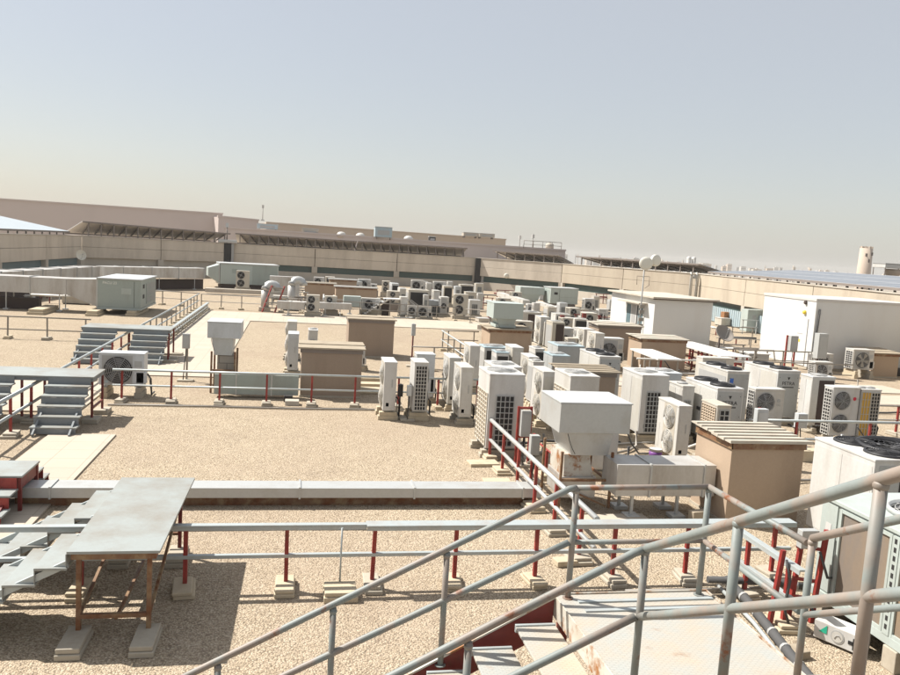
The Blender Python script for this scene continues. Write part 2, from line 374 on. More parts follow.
# canopies with solar sheets
def uvsheet(A, B, C2, D2, th, name, mat, parent):
    bm = bmesh.new(); uv = bm.loops.layers.uv.new('UVMap'); U = (B-A).length; V = (D2-A).length
    n = Vector((0, 0, th)); lo = [bm.verts.new(p) for p in (A, B, C2, D2)]; hi = [bm.verts.new(p+n) for p in (A, B, C2, D2)]
    fs = [bm.faces.new(lo[::-1]), bm.faces.new(hi)] + [bm.faces.new((lo[i], lo[(i+1) % 4], hi[(i+1) % 4], hi[i])) for i in range(4)]
    w = {0: (0, 0), 1: (U, 0), 2: (U, V), 3: (0, V)}
    for f in fs:
        for l in f.loops:
            k = (lo+hi).index(l.vert) % 4; l[uv].uv = w[k]
    me = bpy.data.meshes.new(name); bm.to_mesh(me); bm.free()
    me.materials.append(M[mat]); me.materials.append(M['solar_back'])
    me.polygons[0].material_index = 1
    o = bpy.data.objects.new(name, me); COL.objects.link(o); o.parent = parent; return o
def canopy(px0, px1, zn0, zn1, zb, depth, label, npost, o0=.3, diag=True):
    P, Q = on_wall(px0), on_wall(px1); L = (Q-P).length; rz = math.atan2(Q.y-P.y, Q.x-P.x)
    t = thing('solar_canopy', label, 'solar canopy', (P.x, P.y, 0), rz, 'solar canopies along the parapet')
    up = zn0 > zb
    uvsheet(Vector((0, o0, zn0)), Vector((L, o0, zn1)), Vector((L, depth, zb)), Vector((0, depth, zb)), .05, 'solar_sheet', 'solar_glint' if px0 < 0 else 'solar', t)
    f = MB(); f.bar((0, o0-.03, zn0-.02), (L, o0-.03, zn1-.02), .06, .13); f.bar((0, depth, zb-.06), (L, depth, zb-.06), .06, .1); f.build('edge_beam', 'canopy_frame', t)
    for k in range(npost):
        s = (k+.5)/npost*L; zz = zn0+(zn1-zn0)*s/L
        if zn0 > zb:
            q = MB(); q.bar((s, o0+.12, 3.1), (s, o0+.12, zz-.06), .09); q.build('post', 'canopy_frame', t)
            if diag:
                q = MB(); q.bar((s+.05, o0+.15, zz-.14), (s+L/npost*.75, depth-.3, zb-.08), .1, .1); q.build('rafter', 'canopy_frame', t)
        else:
            q = MB(); q.bar((s, o0+.2, 3.1), (s, o0+.2, zz-.02), .08); q.build('post', 'canopy_frame', t)
            q = MB(); q.bar((s, depth-.3, 3.1), (s, depth-.3, zb-.02), .08); q.build('back_post', 'canopy_frame', t)
canopy(-60, 72, 3.68, 3.68, 4.66, 6, 'solar array sheet with glint painted pale blue, seen from above at far left', 14, .2)
canopy(84, 232, 4.62, 4.36, 3.55, 4, 'raised solar canopy with dark struts left of the centre', 13)
canopy(235, 357, 4.42, 4.36, 3.5, 3.4, 'low solar canopy on short posts in front of the pinkish building', 13)
canopy(358, 468, 4.38, 4.34, 3.5, 3.4, 'low solar canopy with crossed struts left of the wall gap', 12)
canopy(491, 557, 4.26, 4.2, 3.5, 3.4, 'tan solar canopy between the two wall gaps', 7)
canopy(574, 697, 4.20, 4.16, 3.55, 3.6, 'dark solar canopy behind the twin round dishes', 11)
canopy(706, 935, 3.60, 3.60, 4.14, 7.5, 'long blue solar array with pale grid lines on the right', 20, .25)

# far buildings beyond the roof
def slab_building(name, label, p0, p1, D0, D1, zt, thick, mat, zt2=None, windows=0):
    A, B = atD(p0, D0, 0), atD(p1, D1, 0); L = (B-A).length; rz = math.atan2(B.y-A.y, B.x-A.x)
    t = thing(name, label, 'building', (A.x, A.y, -18), rz)
    z2 = zt2 or zt
    m1 = MB(); m1.hexa([(0, 0, 0), (L, 0, 0), (L, thick, 0), (0, thick, 0)], [(0, 0, zt+18), (L, 0, z2+18), (L, thick, z2+18), (0, thick, zt+18)]); m1.build('wall', mat, t)
    m1 = MB(); m1.hexa([(-.1, -.12, zt+18.003), (L+.1, -.12, z2+18.003), (L+.1, .4, z2+18.003), (-.1, .4, zt+18.003)], [(-.1, -.12, zt+18.2), (L+.1, -.12, z2+18.2), (L+.1, .4, z2+18.2), (-.1, .4, zt+18.2)]); m1.build('parapet_cap', mat, t)
    for k in range(windows):
        x = L*(k+.5)/windows; q = MB(); q.box(x-.9, -.05, 12, x+.9, .02, 13.4); q.build('window', 'dark', t)
    return t
slab_building('plain_building', 'long plain pinkish building rising behind the left canopies', -140, 222, 104, 118, 7.1, 14, 'pink_wall', 7.2, 9)
slab_building('plain_building', 'small stepped end block of the pinkish building', 218, 258, 115, 118, 6.75, 10, 'pink_wall', 6.6, 2)
slab_building('low_building', 'low pinkish building edge behind the low canopies', 224, 565, 100, 97, 5.05, 5, 'pink_wall', 4.75, 20)
slab_building('long_building', 'distant long tan building with flat roof behind the centre', 266, 505, 150, 168, 6.95, 20, 'tan_wall', 6.75, 12)
# things on those roofs
def roofbox(name, label, cat, px, D, z, w_, d_, h_, mat, extra=None):
    p = atD(px, D, z); t = thing(name, label, cat, p)
    m1 = MB(); m1.box(-w_/2, 0, 0, w_/2, d_, h_, .03); m1.build('casing', mat, t)
    m1 = MB(); m1.box(-w_/2-.04, -.04, h_+.002, w_/2+.04, d_+.04, h_+.08); m1.build('lid', 'galv', t)
    m1 = MB(); m1.box(-w_*.35, -.03, h_*.25, w_*.35, -.005, h_*.7); m1.build('louvre', 'guard_grey', t)
    for s in (-1, 1):
        m1 = MB(); m1.box(s*w_*.4-.06, .1, -.3, s*w_*.4+.06, d_-.1, -.002); m1.build('foot', 'canopy_frame', t)
roofbox('cooling_box', 'blue grey plant box standing above the low canopies', 'plant box', 383, 98, 5.1, 2.1, 1.6, 1.2, 'blue_grey')
for px, lab in ((341, 'white dome left of the blue grey plant box'), (360, 'white dome just beside the blue grey plant box'), (408, 'white dome right of the blue grey plant box')):
    p = atD(px, 99.5, 5.0); t = thing('roof_dome', lab, 'dome', p, group='white domes on the far roof')
    m1 = MB(); m1.lathe((0, 0, 0), (0, 0, 1), [(.6, 0), (.58, .15), (.48, .32), (.27, .46), (.0, .5)], 18); m1.build('dome_shell', 'white', t)
    m1 = MB(); m1.lathe((0, 0, -.25), (0, 0, 1), [(.66, 0), (.66, .24)], 18); m1.build('base_ring', 'tan_wall', t)
roofbox('roof_unit', 'small pale unit on the distant roof left of the domes', 'plant box', 310, 99.5, 5.0, 2.0, 1.2, .55, 'base_wall')
roofbox('roof_unit', 'small grey unit at the left end of the low building', 'plant box', 267, 103, 5.3, 2.6, 1.2, .6, 'blue_grey')
roofbox('roof_unit', 'dark plant box on the pinkish roof edge', 'plant box', 432, 98.5, 4.95, .8, .8, .55, 'dark')
roofbox('roof_unit', 'pale plant box on the long tan building', 'plant box', 486, 160, 6.9, 3.2, 2, .7, 'base_wall')
roofbox('roof_unit', 'wide pale plant box on the tan roof', 'plant box', 470, 160, 6.9, 3.0, 2, .7, 'base_wall')
def mast(label, px, D, z0, z1, r=.05, top=None):
    p = atD(px, D, z0); t = thing('antenna_mast', label, 'mast', p)
    m1 = MB(); m1.lathe((0, 0, 0), (0, 0, 1), [(r, 0), (r*.6, z1-z0)], 8); m1.build('pole', 'canopy_frame', t)
    m1 = MB(); m1.box(-.25, -.25, -.1, .25, .25, .05); m1.build('base_plate', 'galv', t)
    m1 = MB(); m1.box(-.14, -.1, z1-z0, .14, .1, z1-z0+.45); m1.build('antenna', 'white', t)
mast('thin mast at the end of the pinkish building', 262, 116, 6.7, 8.4)
mast('thin mast above the roof guardrail in the distance', 532, 98, 4.8, 6.1)
mast('dark short mast over the left wall gap', 227, 82, 3.3, 5.0, .09)
mast('short mast right of the tan building', 519, 100, 4.8, 5.9)
p = atD(542, 97.5, 4.8); t = thing('roof_guardrail', 'small roof guardrail around a tank on the far pinkish roof', 'guardrail', p)
m1 = MB(); m1.tube([(-2.4, 0, .95), (2.4, 0, .95)], .04, 6); m1.tube([(-2.4, 0, .5), (2.4, 0, .5)], .03, 6); m1.build('rail', 'rail_brown', t)
for k in range(5): m1 = MB(); m1.tube([(-2.4+1.2*k, 0, 0), (-2.4+1.2*k, 0, .95)], .04, 6); m1.build('post', 'rail_brown', t)
p = atD(549, 98.6, 4.78); t = thing('water_tank', 'small tank behind the far roof guardrail', 'tank', p)
m1 = MB(); m1.lathe((0, 0, 0), (0, 0, 1), [(.5, 0), (.5, .7), (.3, .85), (0, .9)], 16); m1.build('tank_shell', 'base_wall', t)
m1 = MB(); m1.lathe((0, 0, .9), (0, 0, 1), [(.15, 0), (.15, .08)], 10); m1.build('tank_lid', 'guard_grey', t)

# city on the horizon
rc = random.Random(4)
gi = 0
for k in range(150):
    px = -30 + 980*(k+rc.random())/150; D = rc.uniform(950, 1600)
    wd = rc.uniform(3, 11); hh_ = 18+EYE + rc.uniform(-2.4, 1.6)*D/794
    if rc.random() < .12: hh_ += rc.uniform(1, 2.2)*D/794; wd *= .35
    p = atD(px, D, -18); t = thing('city_building', 'low pale building in the hazy skyline on the horizon', 'building', p, rc.uniform(-.4, .4), 'low buildings on the horizon')
    mt = rc.choice(['city', 'city', 'city2', 'white', 'tan_wall'])
    m1 = MB(); m1.box(-wd/2, 0, 0, wd/2, wd*.7, hh_)
    m1.build('wall', mt, t)
    m1 = MB(); m1.box(-wd/2-.2, -.2, hh_+.01, wd/2+.2, .5, hh_+.7); m1.build('parapet', mt, t)
    if rc.random() < .6:
        a = rc.uniform(-.4, .2)*wd; m1 = MB(); m1.box(a, 2, hh_+.01, a+wd*.22, 5, hh_+rc.uniform(1.2, 2.4)); m1.build('roof_hut', rc.choice(['city', 'white', 'city2']), t)
    for fl in range(2):
        m1 = MB()
        for j in range(5): m1.box(-wd*.42+j*wd*.18, -.05, hh_-3.4-fl*3.6, -wd*.42+j*wd*.18+wd*.09, .05, hh_-2-fl*3.6)
        tag(m1.build('window_row', 'dark', t), None, None)
# twin white tanks, round tower
for px, lab in ((688.5, 'left white storage tank of the pair on the horizon'), (693.5, 'right white storage tank of the pair on the horizon')):
    p = atD(px, 420, -18); t = thing('storage_tank', lab, 'tank', p, group='pair of white tanks on the horizon')
    h = 18+EYE+3.0; m1 = MB(); m1.lathe((0, 0, 0), (0, 0, 1), [(1.15, 0), (1.15, h), (.6, h+.5), (0, h+.6)], 16); m1.build('tank_shell', 'white', t)
    m1 = MB(); m1.lathe((0, 0, h-1), (0, 0, 1), [(1.2, 0), (1.2, .15)], 16); m1.build('band', 'guard_grey', t)
p = atD(863.5, 250, -18); t = thing('round_tower', 'pale round stone tower standing above the solar array', 'tower', p)
h = 18+EYE+8.0
m1 = MB(); m1.lathe((0, 0, 0), (0, 0, 1), [(2.5, 0), (2.15, h*.6), (1.85, h), (1.6, h), (1.6, h-.5)], 24); m1.build('shaft', 'tower', t)
for k in range(8):
    a = k*math.pi/4; m1 = MB(); m1.box(-.35, -.2, 0, .35, .2, .55)
    m1.build('battlement', 'tower', t, (1.62*math.cos(a), 1.62*math.sin(a), h), a+math.pi/2)
for px_, dz in ((-1.2, 2.6), (.75, 2.2), (-.2, 4.4)):
    m1 = MB(); m1.box(px_-.22, -2.03, h-dz, px_+.22, -1.6, h-dz+.95); m1.build('opening', 'dark_brown', t)
# white stand at the right edge
p = atD(893, 60, 2.9); t = thing('shade_canopy', 'white flat canopy on thin posts at the right edge of the horizon', 'canopy', p)
m1 = MB(); m1.box(-.75, 0, 1.85, 1.6, 1.4, 2.15, .02); m1.build('canopy_roof', 'white', t)
m1 = MB(); m1.box(-.78, -.03, 2.155, 1.63, 1.43, 2.2); m1.build('roof_edge', 'guard_grey', t)
for x, y in ((-.7, .05), (-.7, 1.3), (1.5, .05), (1.5, 1.3)): m1 = MB(); m1.bar((x, y, 0), (x, y, 1.85), .05); m1.build('post', 'canopy_frame', t)
m1 = MB(); m1.lathe((.55, .7, 1.0), (0, 0, 1), [(.1, 0), (.5, .35), (.62, .8)], 18); m1.build('hopper', 'tower', t)
p = atD(901, 58, 2.9); t = thing('lamp_mast', 'tall thin mast with a blue fitting at the upper right edge', 'mast', p)
m1 = MB(); m1.bar((.3, 0, 0), (.3, 0, 4.7), .06); m1.build('pole', 'canopy_frame', t)
m1 = MB(); m1.box(-.3, -.1, 4.5, .35, .1, 4.62, .01); m1.build('blue_fitting', 'blue', t)
# ================================================================== PLANT UNITS
def face_pt(face, w, d, h, u, v, o):
    return {'W': (-o, d-u, v), 'S': (u, -o, v), 'E': (w+o, u, v), 'N': (w-u, d+o, v), 'T': (u, v, h+o)}[face]
AXN = {'W': (-1, 0, 0), 'S': (0, -1, 0), 'E': (1, 0, 0), 'N': (0, 1, 0), 'T': (0, 0, 1)}
def fbox(mb, face, dims, u0, v0, u1, v1, o0, o1):
    a = face_pt(face, *dims, u0, v0, o0); c = face_pt(face, *dims, u1, v1, o1)
    mb.box(min(a[0], c[0]), min(a[1], c[1]), min(a[2], c[2]), max(a[0], c[0]), max(a[1], c[1]), max(a[2], c[2])); return mb
def add_panel(t, face, dims, u0, v0, u1, v1, mat, name='panel', o0=.001, o1=.006):
    return fbox(MB(), face, dims, u0, v0, u1, v1, o0, o1).build(name, mat, t)
def add_fan(t, face, dims, cu, cv, r, void='dark', blade='fan_grey', guard='guard_grey', detail=2, bulge=.03, n=5):
    c = Vector(face_pt(face, *dims, cu, cv, 0)); ax = Vector(AXN[face]); u = ax.orthogonal().normalized(); v = ax.cross(u)
    f = MB(); f.lathe(c, ax, [(r, .001), (r, .004)], 24); fo = f.build('fan', void, t)
    if detail > 0:
        b = MB(); ph = random.random()*6
        for k in range(n):
            a0 = ph+2*math.pi*k/n; pts = []
            for rr, da in ((.22, 0), (.9, .15), (.93, .75), (.22, .5)):
                a = a0+da; pts.append(c+(u*math.cos(a)+v*math.sin(a))*r*rr)
            b.prism([pts[0]+ax*.007, pts[1]+ax*.007, pts[2]+ax*.018, pts[3]+ax*.018], ax*.004)
        b.lathe(c, ax, [(r*.24, .006), (r*.24, .022), (r*.15, .026)], 14); b.build('blades', blade, fo)
    g = MB(); ns = {0: 2, 1: 4, 2: 7}[detail]; rt = .006 if detail > 1 else .009
    for k in range(ns):
        rr = r*(.25+.77*k/(ns-1 if ns > 1 else 1)); o = .022+bulge*(1-(rr/r)**2)+.004; seg = 20
        g.tube([c+ax*o+(u*math.cos(2*math.pi*j/seg)+v*math.sin(2*math.pi*j/seg))*rr for j in range(seg)], rt, 4, True)
    for k in range(4 if detail else 2):
        a = k*math.pi/(4 if detail else 2)+.3; e = u*math.cos(a)+v*math.sin(a)
        g.tube([c+ax*.024+e*r*1.0, c+ax*(.026+bulge)+e*r*.25, c+ax*(.026+bulge)-e*r*.25, c+ax*.024-e*r*1.0], rt, 4)
    g.build('fan_guard', guard, fo)
def add_grid(t, face, dims, u0, v0, u1, v1, nu, nv, back='dark', bars='white', th=.014, name='coil'):
    o = add_panel(t, face, dims, u0, v0, u1, v1, back, name)
    g = MB()
    for k in range(nu+1):
        u = u0+(u1-u0)*k/nu; fbox(g, face, dims, u-th/2, v0, u+th/2, v1, .0075, .02)
    for k in range(nv+1):
        v = v0+(v1-v0)*k/nv; fbox(g, face, dims, u0, v-th/2, u1, v+th/2, .0075, .022)
    g.build('coil_guard', bars, o)
def add_louvres(t, face, dims, u0, v0, u1, v1, n, back, mat, name='louvre_panel'):
    o = add_panel(t, face, dims, u0, v0, u1, v1, back, name); g = MB(); st = (v1-v0)/n
    for k in range(n): fbox(g, face, dims, u0, v0+st*(k+.25), u1, v0+st*(k+.7), .0075, .02)
    g.build('slats', mat, o)
def add_screws(t, face, dims, pts, mat='dark', r=.012):
    g = MB()
    for u, v in pts: g.lathe(face_pt(face, *dims, u, v, 0), AXN[face], [(r, .001), (r*.8, .006)], 8)
    g.build('screws', mat, t)
FOOT = []
def base_unit(name, label, cat, p, zb, w, d, h, mat, group, lid=True, lidmat=None, bev=.012):
    t = thing(name, label, cat, (p[0], p[1], zb), 0, group)
    m1 = MB(); m1.box(0, 0, .045, w, d, h, bev); m1.build('casing', mat, t)
    if lid: m1 = MB(); m1.box(-.008, -.008, h-.035, w+.008, d+.008, h+.006, .008); m1.build('lid', lidmat or mat, t)
    for yy in ((.12*d, .12*d+.06), (.85*d-.06, .85*d)) if d > w else ((.1*d, .9*d),):
        if d > w: m1 = MB(); m1.box(.01, yy[0], 0, w-.01, yy[1], .043); m1.build('mounting_foot', 'grey_enamel', t)
    if d <= w:
        for xx in (.12*w, .85*w-.06): m1 = MB(); m1.box(xx, .01, 0, xx+.06, d-.01, .043); m1.build('mounting_foot', 'grey_enamel', t)
    if 1 < p[1] < 26:
        q = MB(); e = random.uniform(.1, .22); yy = d*random.uniform(.3, .7)
        q.tube([(w-.02, yy, .32), (w+e*.5, yy, .31), (w+e, yy+.02, .2), (w+e*1.1, yy+.1, -zb+.06), (w+e*1.1, yy+.5, -zb+.05)], .022, 7); q.build('pipe_connection', 'rubber', t)
        q = MB(); q.tube([(w-.02, yy+.08, .27), (w+e*.4, yy+.09, .26), (w+e*.7, yy+.12, .1), (w+e*.8, yy+.3, -zb+.04)], .012, 6); q.build('pipe_connection', 'galv', t)
        if w > .25: q = MB(); u = random.uniform(.1, .2); q.box(w*u+.02, -.004, h*.12, w*u+.09, -.0012, h*.19); q.build('rating_plate', random.choice(['guard_grey', 'cream', 'blue_grey']), t)
    FOOT.append((label, p[0], p[1], w, d, zb)); return t
def twin(label, p, zb, w, d, h, fan='W', detail=2, mat='white', gridface=None, group='slim twin fan condensers', logo=False, gridmat='dark'):
    """slim upright condenser with two stacked fans"""
    dims = (w, d, h); t = base_unit('twin_fan_condenser', label, 'air conditioner', p, zb, w, d, h, mat, group)
    wide = d if fan in 'WE' else w; r = min(h*.205, wide*.3)
    for cv in (h*.74, h*.285):
        cu = wide*.36 if fan != 'W' else wide*.60
        q = add_panel(t, fan, dims, cu-r*1.13, cv-r*1.1, cu+r*1.13, cv+r*1.1, 'cream' if fan == 'W' else mat, 'fan_surround', .0005, .003)
        add_fan(t, fan, dims, cu, cv, r, 'guard_grey' if fan == 'W' else 'dark', 'fan_grey' if fan != 'W' else 'cream', 'white' if fan == 'W' else 'guard_grey', detail, .05 if fan == 'W' else .03)
    if fan == 'W':
        add_panel(t, 'S', dims, w*.12, h*.1, w*.9, h*.9, mat, 'service_cover', .001, .004)
        m1 = fbox(MB(), 'S', dims, w*.62, h*.5, w*.70, h*.66, .004, .014); m1.build('handle', 'grey_enamel', t)
        add_panel(t, 'W', dims, wide*.04, h*.1, wide*.17, h*.55, mat, 'service_panel', .001, .004)
    if gridface: add_grid(t, gridface, dims, (w if gridface in 'SN' else d)*.12, h*.06, (w if gridface in 'SN' else d)*.9, h*.93, 4, max(6, round(h/.1)), gridmat, mat)
    if fan == 'S':
        add_grid(t, 'W', dims, d*.15, h*.05, d*.9, h*.95, 3, 14, 'dark', mat)
        m1 = MB(); m1.lathe(face_pt('S', *dims, w*.82, h*.78, 0), (0, -1, 0), [(.045, .001), (.045, .006)], 16); m1.build('emblem', 'redlogo' if logo else 'grey_enamel', t)
        text('lettering', 'LG', .085, 'grey_enamel', t, face_pt('S', *dims, w*.82+(.10 if logo else 0), h*(.78 if logo else .70), .004), (R(90), 0, 0))
    return t
def vrf(label, p, zb, w, d, h, detail=2, mat='white', front='grid', west='tan', lidmat=None, group='top discharge condensers', fans=1, name='top_fan_condenser'):
    dims = (w, d, h); t = base_unit(name, label, 'air conditioner', p, zb, w, d, h, mat, group, True, lidmat)
    r = min(w, d/fans)*.42
    for k in range(fans):
        add_fan(t, 'T', dims, w/2, d*(k+.5)/fans, r, 'fan_grey' if fans == 1 else 'dark', 'fan_grey' if fans == 1 else 'black', 'guard_grey' if fans == 1 else 'black', detail, .02)
    if front == 'grid': add_grid(t, 'S', dims, w*.22, h*.06, w*.72, h*.72, 4, 9, 'dark', 'grey_enamel', .016)
    if front == 'dark': add_panel(t, 'S', dims, w*.1, h*.08, w*.92, h*.9, 'dark')
    if front == 'brown': add_panel(t, 'S', dims, w*.3, h*.05, w*.95, h*.93, 'dark_brown')
    if front == 'plain': add_panel(t, 'S', dims, w*.04, h*.06, w*.96, h*.93, mat, 'service_cover', .001, .005)
    if west == 'tan': add_grid(t, 'W', dims, d*.06, h*.06, d*.94, h*.74, 5, 12, 'tan_coil', 'cream', .02)
    if west == 'coil': add_panel(t, 'W', dims, d*.05, h*.08, d*.93, h*.86, 'guard_grey', 'coil')
    if west == 'plain':
        add_panel(t, 'W', dims, d*.03, h*.06, d*.49, h*.92, mat, 'access_panel', .001, .005); add_panel(t, 'W', dims, d*.51, h*.06, d*.97, h*.92, mat, 'access_panel', .001, .005)
    return t
def chiller(label, p, zb, w, d, h, detail=2, logo=True, west='plain', sticker=False, nf=2):
    dims = (w, d, h); t = base_unit('packaged_chiller', label, 'chiller', p, zb, w, d, h, 'white', 'white packaged chillers with black top fans')
    rr = min(w*.4, d/nf*.42)
    for k in range(nf):
        m1 = MB(); c = (w/2, d*(k+.5)/nf, h+.006); m1.lathe(c, (0, 0, 1), [(rr*1.1, 0), (rr*1.06, .05), (rr*.98, .05), (rr*.95, .0)], 24); m1.build('fan_cowl', 'black', t)
        add_fan(t, 'T', dims, w/2, d*(k+.5)/nf, rr, 'dark', 'fan_grey', 'black', detail, .04)
    add_panel(t, 'S', dims, w*.04, h*.05, w*.96, h*.94, 'grey_enamel', 'end_panel', .001, .005)
    add_screws(t, 'S', dims, [(w*.1, h*.86), (w*.9, h*.86), (w*.1, h*.5), (w*.9, h*.5)])
    if west == 'plain':
        add_panel(t, 'W', dims, d*.03, h*.05, d*.49, h*.93, 'white', 'access_panel', .001, .004); add_panel(t, 'W', dims, d*.51, h*.05, d*.97, h*.93, 'white', 'access_panel', .001, .004)
        for u in (.47, .53): m1 = fbox(MB(), 'W', dims, d*u-.02, h*.5, d*u+.02, h*.56, .005, .03); m1.build('latch', 'black', t)
    else: add_panel(t, 'W', dims, d*.04, h*.35, d*.95, h*.88, 'guard_grey', 'coil')
    if logo:
        text('lettering', 'PETRA', w*.2, 'dark', t, face_pt('S', *dims, w*.5, h*.74, .007), (R(90), 0, 0), .002)
        m1 = MB(); c = face_pt('S', *dims, w*.5, h*.84, .006); m1.prism([(c[0]-w*.06, c[1], c[2]+h*.03), (c[0]+w*.06, c[1], c[2]+h*.03), (c[0], c[1], c[2]-h*.03)], (0, -.003, 0)); m1.build('logo_mark', 'dark', t)
        add_panel(t, 'S', dims, w*.25, h*.655, w*.75, h*.675, 'dark', 'underline', .006, .008)
    if sticker: add_panel(t, 'S', dims, w*.12, h*.7, w*.28, h*.86, 'blue', 'sticker', .006, .009)
    return t
def single(label, p, zb, w, d, h, fan='S', detail=2, mat='white', rfrac=.36, cuf=.38, group='single fan condensers', blade='fan_grey', void='dark', side='grid'):
    dims = (w, d, h); t = base_unit('single_fan_condenser', label, 'air conditioner', p, zb, w, d, h, mat, group)
    wide = w if fan in 'SN' else d; r = min(h*rfrac, wide*.33)
    add_panel(t, fan, dims, wide*.06, h*.09, wide*.74, h*.93, 'guard_grey', 'fan_surround', .0005, .003)
    add_fan(t, fan, dims, wide*cuf, h*.5, r, void, blade, 'guard_grey', detail)
    add_panel(t, fan, dims, wide*.78, h*.6, wide*.95, h*.78, 'grey_enamel', 'nameplate', .001, .005)
    if side == 'grid': add_grid(t, 'W', dims, d*.15, h*.1, d*.88, h*.9, 3, 8, 'dark', mat)
    m1 = MB(); m1.box(w*.82, -.0, h*.12, w+.05, d*.3, h*.45, .01); m1.build('valve_cover', mat, t)
    return t
def tl(x, y, zt): p = at(x, y, zt); return (p.x, p.y)          # near-left corner from the pixel of its top
ZB = .16
# -- centre front group
twin('slim white twin fan unit, left one of the pair on boards in mid gravel', (2.14, 18.7), ZB+.04, .30, .85, 1.22, 'W')
twin('slim white unit with grilled end, right one of the pair on boards in mid gravel', (2.86, 18.69), ZB+.04, .34, .75, 1.24, 'E', gridface='S')
single('dark sided unit partly hidden behind the pair on boards', (3.22, 20.75), ZB, .5, .5, 1.2, 'W', mat='white_cool', detail=1, rfrac=.25, side=None)
twin('slim white twin fan unit at the left front of the crowded cluster', (3.93, 18.3), ZB, .30, .9, 1.25, 'W')
twin('slim white twin fan unit directly behind the front left one of the cluster', (3.95, 19.9), ZB, .30, .9, 1.25, 'W')
twin('slim white twin fan unit before the round topped shed', tl(470.5, 346, 1.4), ZB, .30, .9, 1.25, 'W')
vrf('big boxy condenser with dark front grille beside the red framed switch box', (3.9, 15.38), ZB, .74, 1.0, 1.58)
vrf('white boxy condenser hidden just behind the big boxy one', (4.55, 17.6), ZB, .66, 1.0, 1.4, front='plain')
vrf('low condenser with bluish curved lid in front of the centre shed', (5.75, 23.6), ZB, .75, .8, 1.1, front='dark', lidmat='blue_grey', west='coil')
vrf('small condenser with bluish lid and black front in the cluster', (5.75, 22.1), ZB, .38, .6, 1.15, front='dark', lidmat='blue_grey', west='coil')
twin('slim white twin fan unit right of the bluish lidded pair', tl(512.8, 347.8, 1.45), ZB, .33, .85, 1.3, 'W')
twin('slim white twin fan unit behind the red hydrant post in the cluster', tl(529.4, 356.7, 1.35), ZB, .28, .85, 1.18, 'W')
vrf('narrow condenser with black front in the middle of the cluster', tl(535.5, 349, 1.25), ZB, .3, .7, 1.1, front='dark', west='coil', mat='white')
twin('slim white twin fan unit left of the large exhaust hood', tl(543.9, 371.7, 1.38), ZB, .31, .92, 1.22, 'W')
vrf('tan louvred boxy condenser behind the large exhaust hood', tl(571, 376, 1.5), ZB, .70, 1.15, 1.34, front='grid')
vrf('long low package unit with blue grey lid beyond the cluster', (8.35, 24.3), ZB, .9, 1.1, 1.15, front='plain', lidmat='blue_grey', west='plain', mat='grey_enamel')
vrf('low package unit with blue grey lid beside the black fan chiller', (7.62, 22.6), ZB, .55, .9, 1.05, front='plain', lidmat='blue_grey', west='plain', mat='grey_enamel')
chiller('white chiller with black fans rising behind the flat shed roof', (8.35, 20.7), ZB, .63, 1.6, 1.32)
vrf('small white framed unit on the left behind the flat shed roof', (6.35, 20.4), ZB, .3, .5, 1.15, front='plain', west='coil')
vrf('tallest boxy condenser with dark square grille right of the exhaust hood', (7.9, 16.9), ZB, .66, 1.15, 1.42, west='plain')
vrf('plain boxy condenser just behind the tallest one', (8.95, 18.1), ZB, .55, .9, 1.3, front='plain', west='plain', mat='white_cool')
vrf('small white unit with grilled front beside the tallest condenser', (8.9, 16.85), ZB, .3, .7, 1.2, front='grid', west='plain')
twin('slim white twin fan unit standing nearest behind the galvanised duct', (7.75, 14.75), ZB, .28, .95, 1.14, 'W')
chiller('white chiller with two black top fans in the right middle', (9.35, 16.1), ZB, .64, 1.5, 1.3)
t = base_unit('side_coil_condenser', 'tan louvred low condenser beside the corrugated shed roof', 'air conditioner', tl(717.8, 405.5, 1.3), .12, .32, .66, 1.18, 'cream', None)
add_grid(t, 'W', (.32, .66, 1.18), .05, .06, .61, 1.12, 6, 18, 'tan_coil', 'tan_wall', .012); add_grid(t, 'S', (.32, .66, 1.18), .06, .08, .27, 1.08, 2, 9, 'dark', 'grey_enamel', .02)
chiller('white chiller with grey coil side and blue sticker', (11.04, 18.6), ZB, .62, 1.55, 1.33, logo=False, west='coil', sticker=True)
chiller('tall white chiller behind the round emblem twin fan unit', (12.75, 19.0), ZB, .66, 1.65, 1.33)
twin('twin fan condenser facing the viewer with pale round emblem', (10.32, 16.15), ZB+.1, .74, .30, 1.2, 'S')
vrf('condenser with dark brown open front right of the tall chiller', (13.15, 18.1), ZB, .66, .5, 1.33, front='brown', west='plain', mat='white')
twin('twin fan condenser with red and grey emblem facing the viewer', (12.95, 17.0), ZB, .74, .34, 1.25, 'S', logo=True)
# yellow sided one and its neighbour
t = vrf('narrow condenser with yellow coil face beside the red emblem unit', (13.72, 16.98), ZB, .28, .5, 1.22, front=None, west=None)
add_grid(t, 'S', (.28, .5, 1.22), .02, .06, .26, 1.15, 3, 6, 'yellow_coil', 'cream', .012)
t = vrf('white condenser with dark slotted face next to the yellow coil', (14.05, 17.1), ZB, .32, .5, 1.2, front=None, west=None)
add_grid(t, 'S', (.32, .5, 1.2), .05, .06, .28, 1.12, 3, 12, 'dark', 'cream', .016)
single('white condenser with one large fan on concrete beside the right shed', (22.0, 27.95), .32, .95, .5, .85, 'S', rfrac=.4, cuf=.45, blade='cream')
single('small condenser against the large grey container', tl(815.5, 360.7, .85), .1, .75, .4, .7, 'S', void='dark_brown', detail=1)
single('small condenser farther back against the large grey container', tl(818, 352.5, .85), .1, .75, .4, .7, 'S', detail=1)
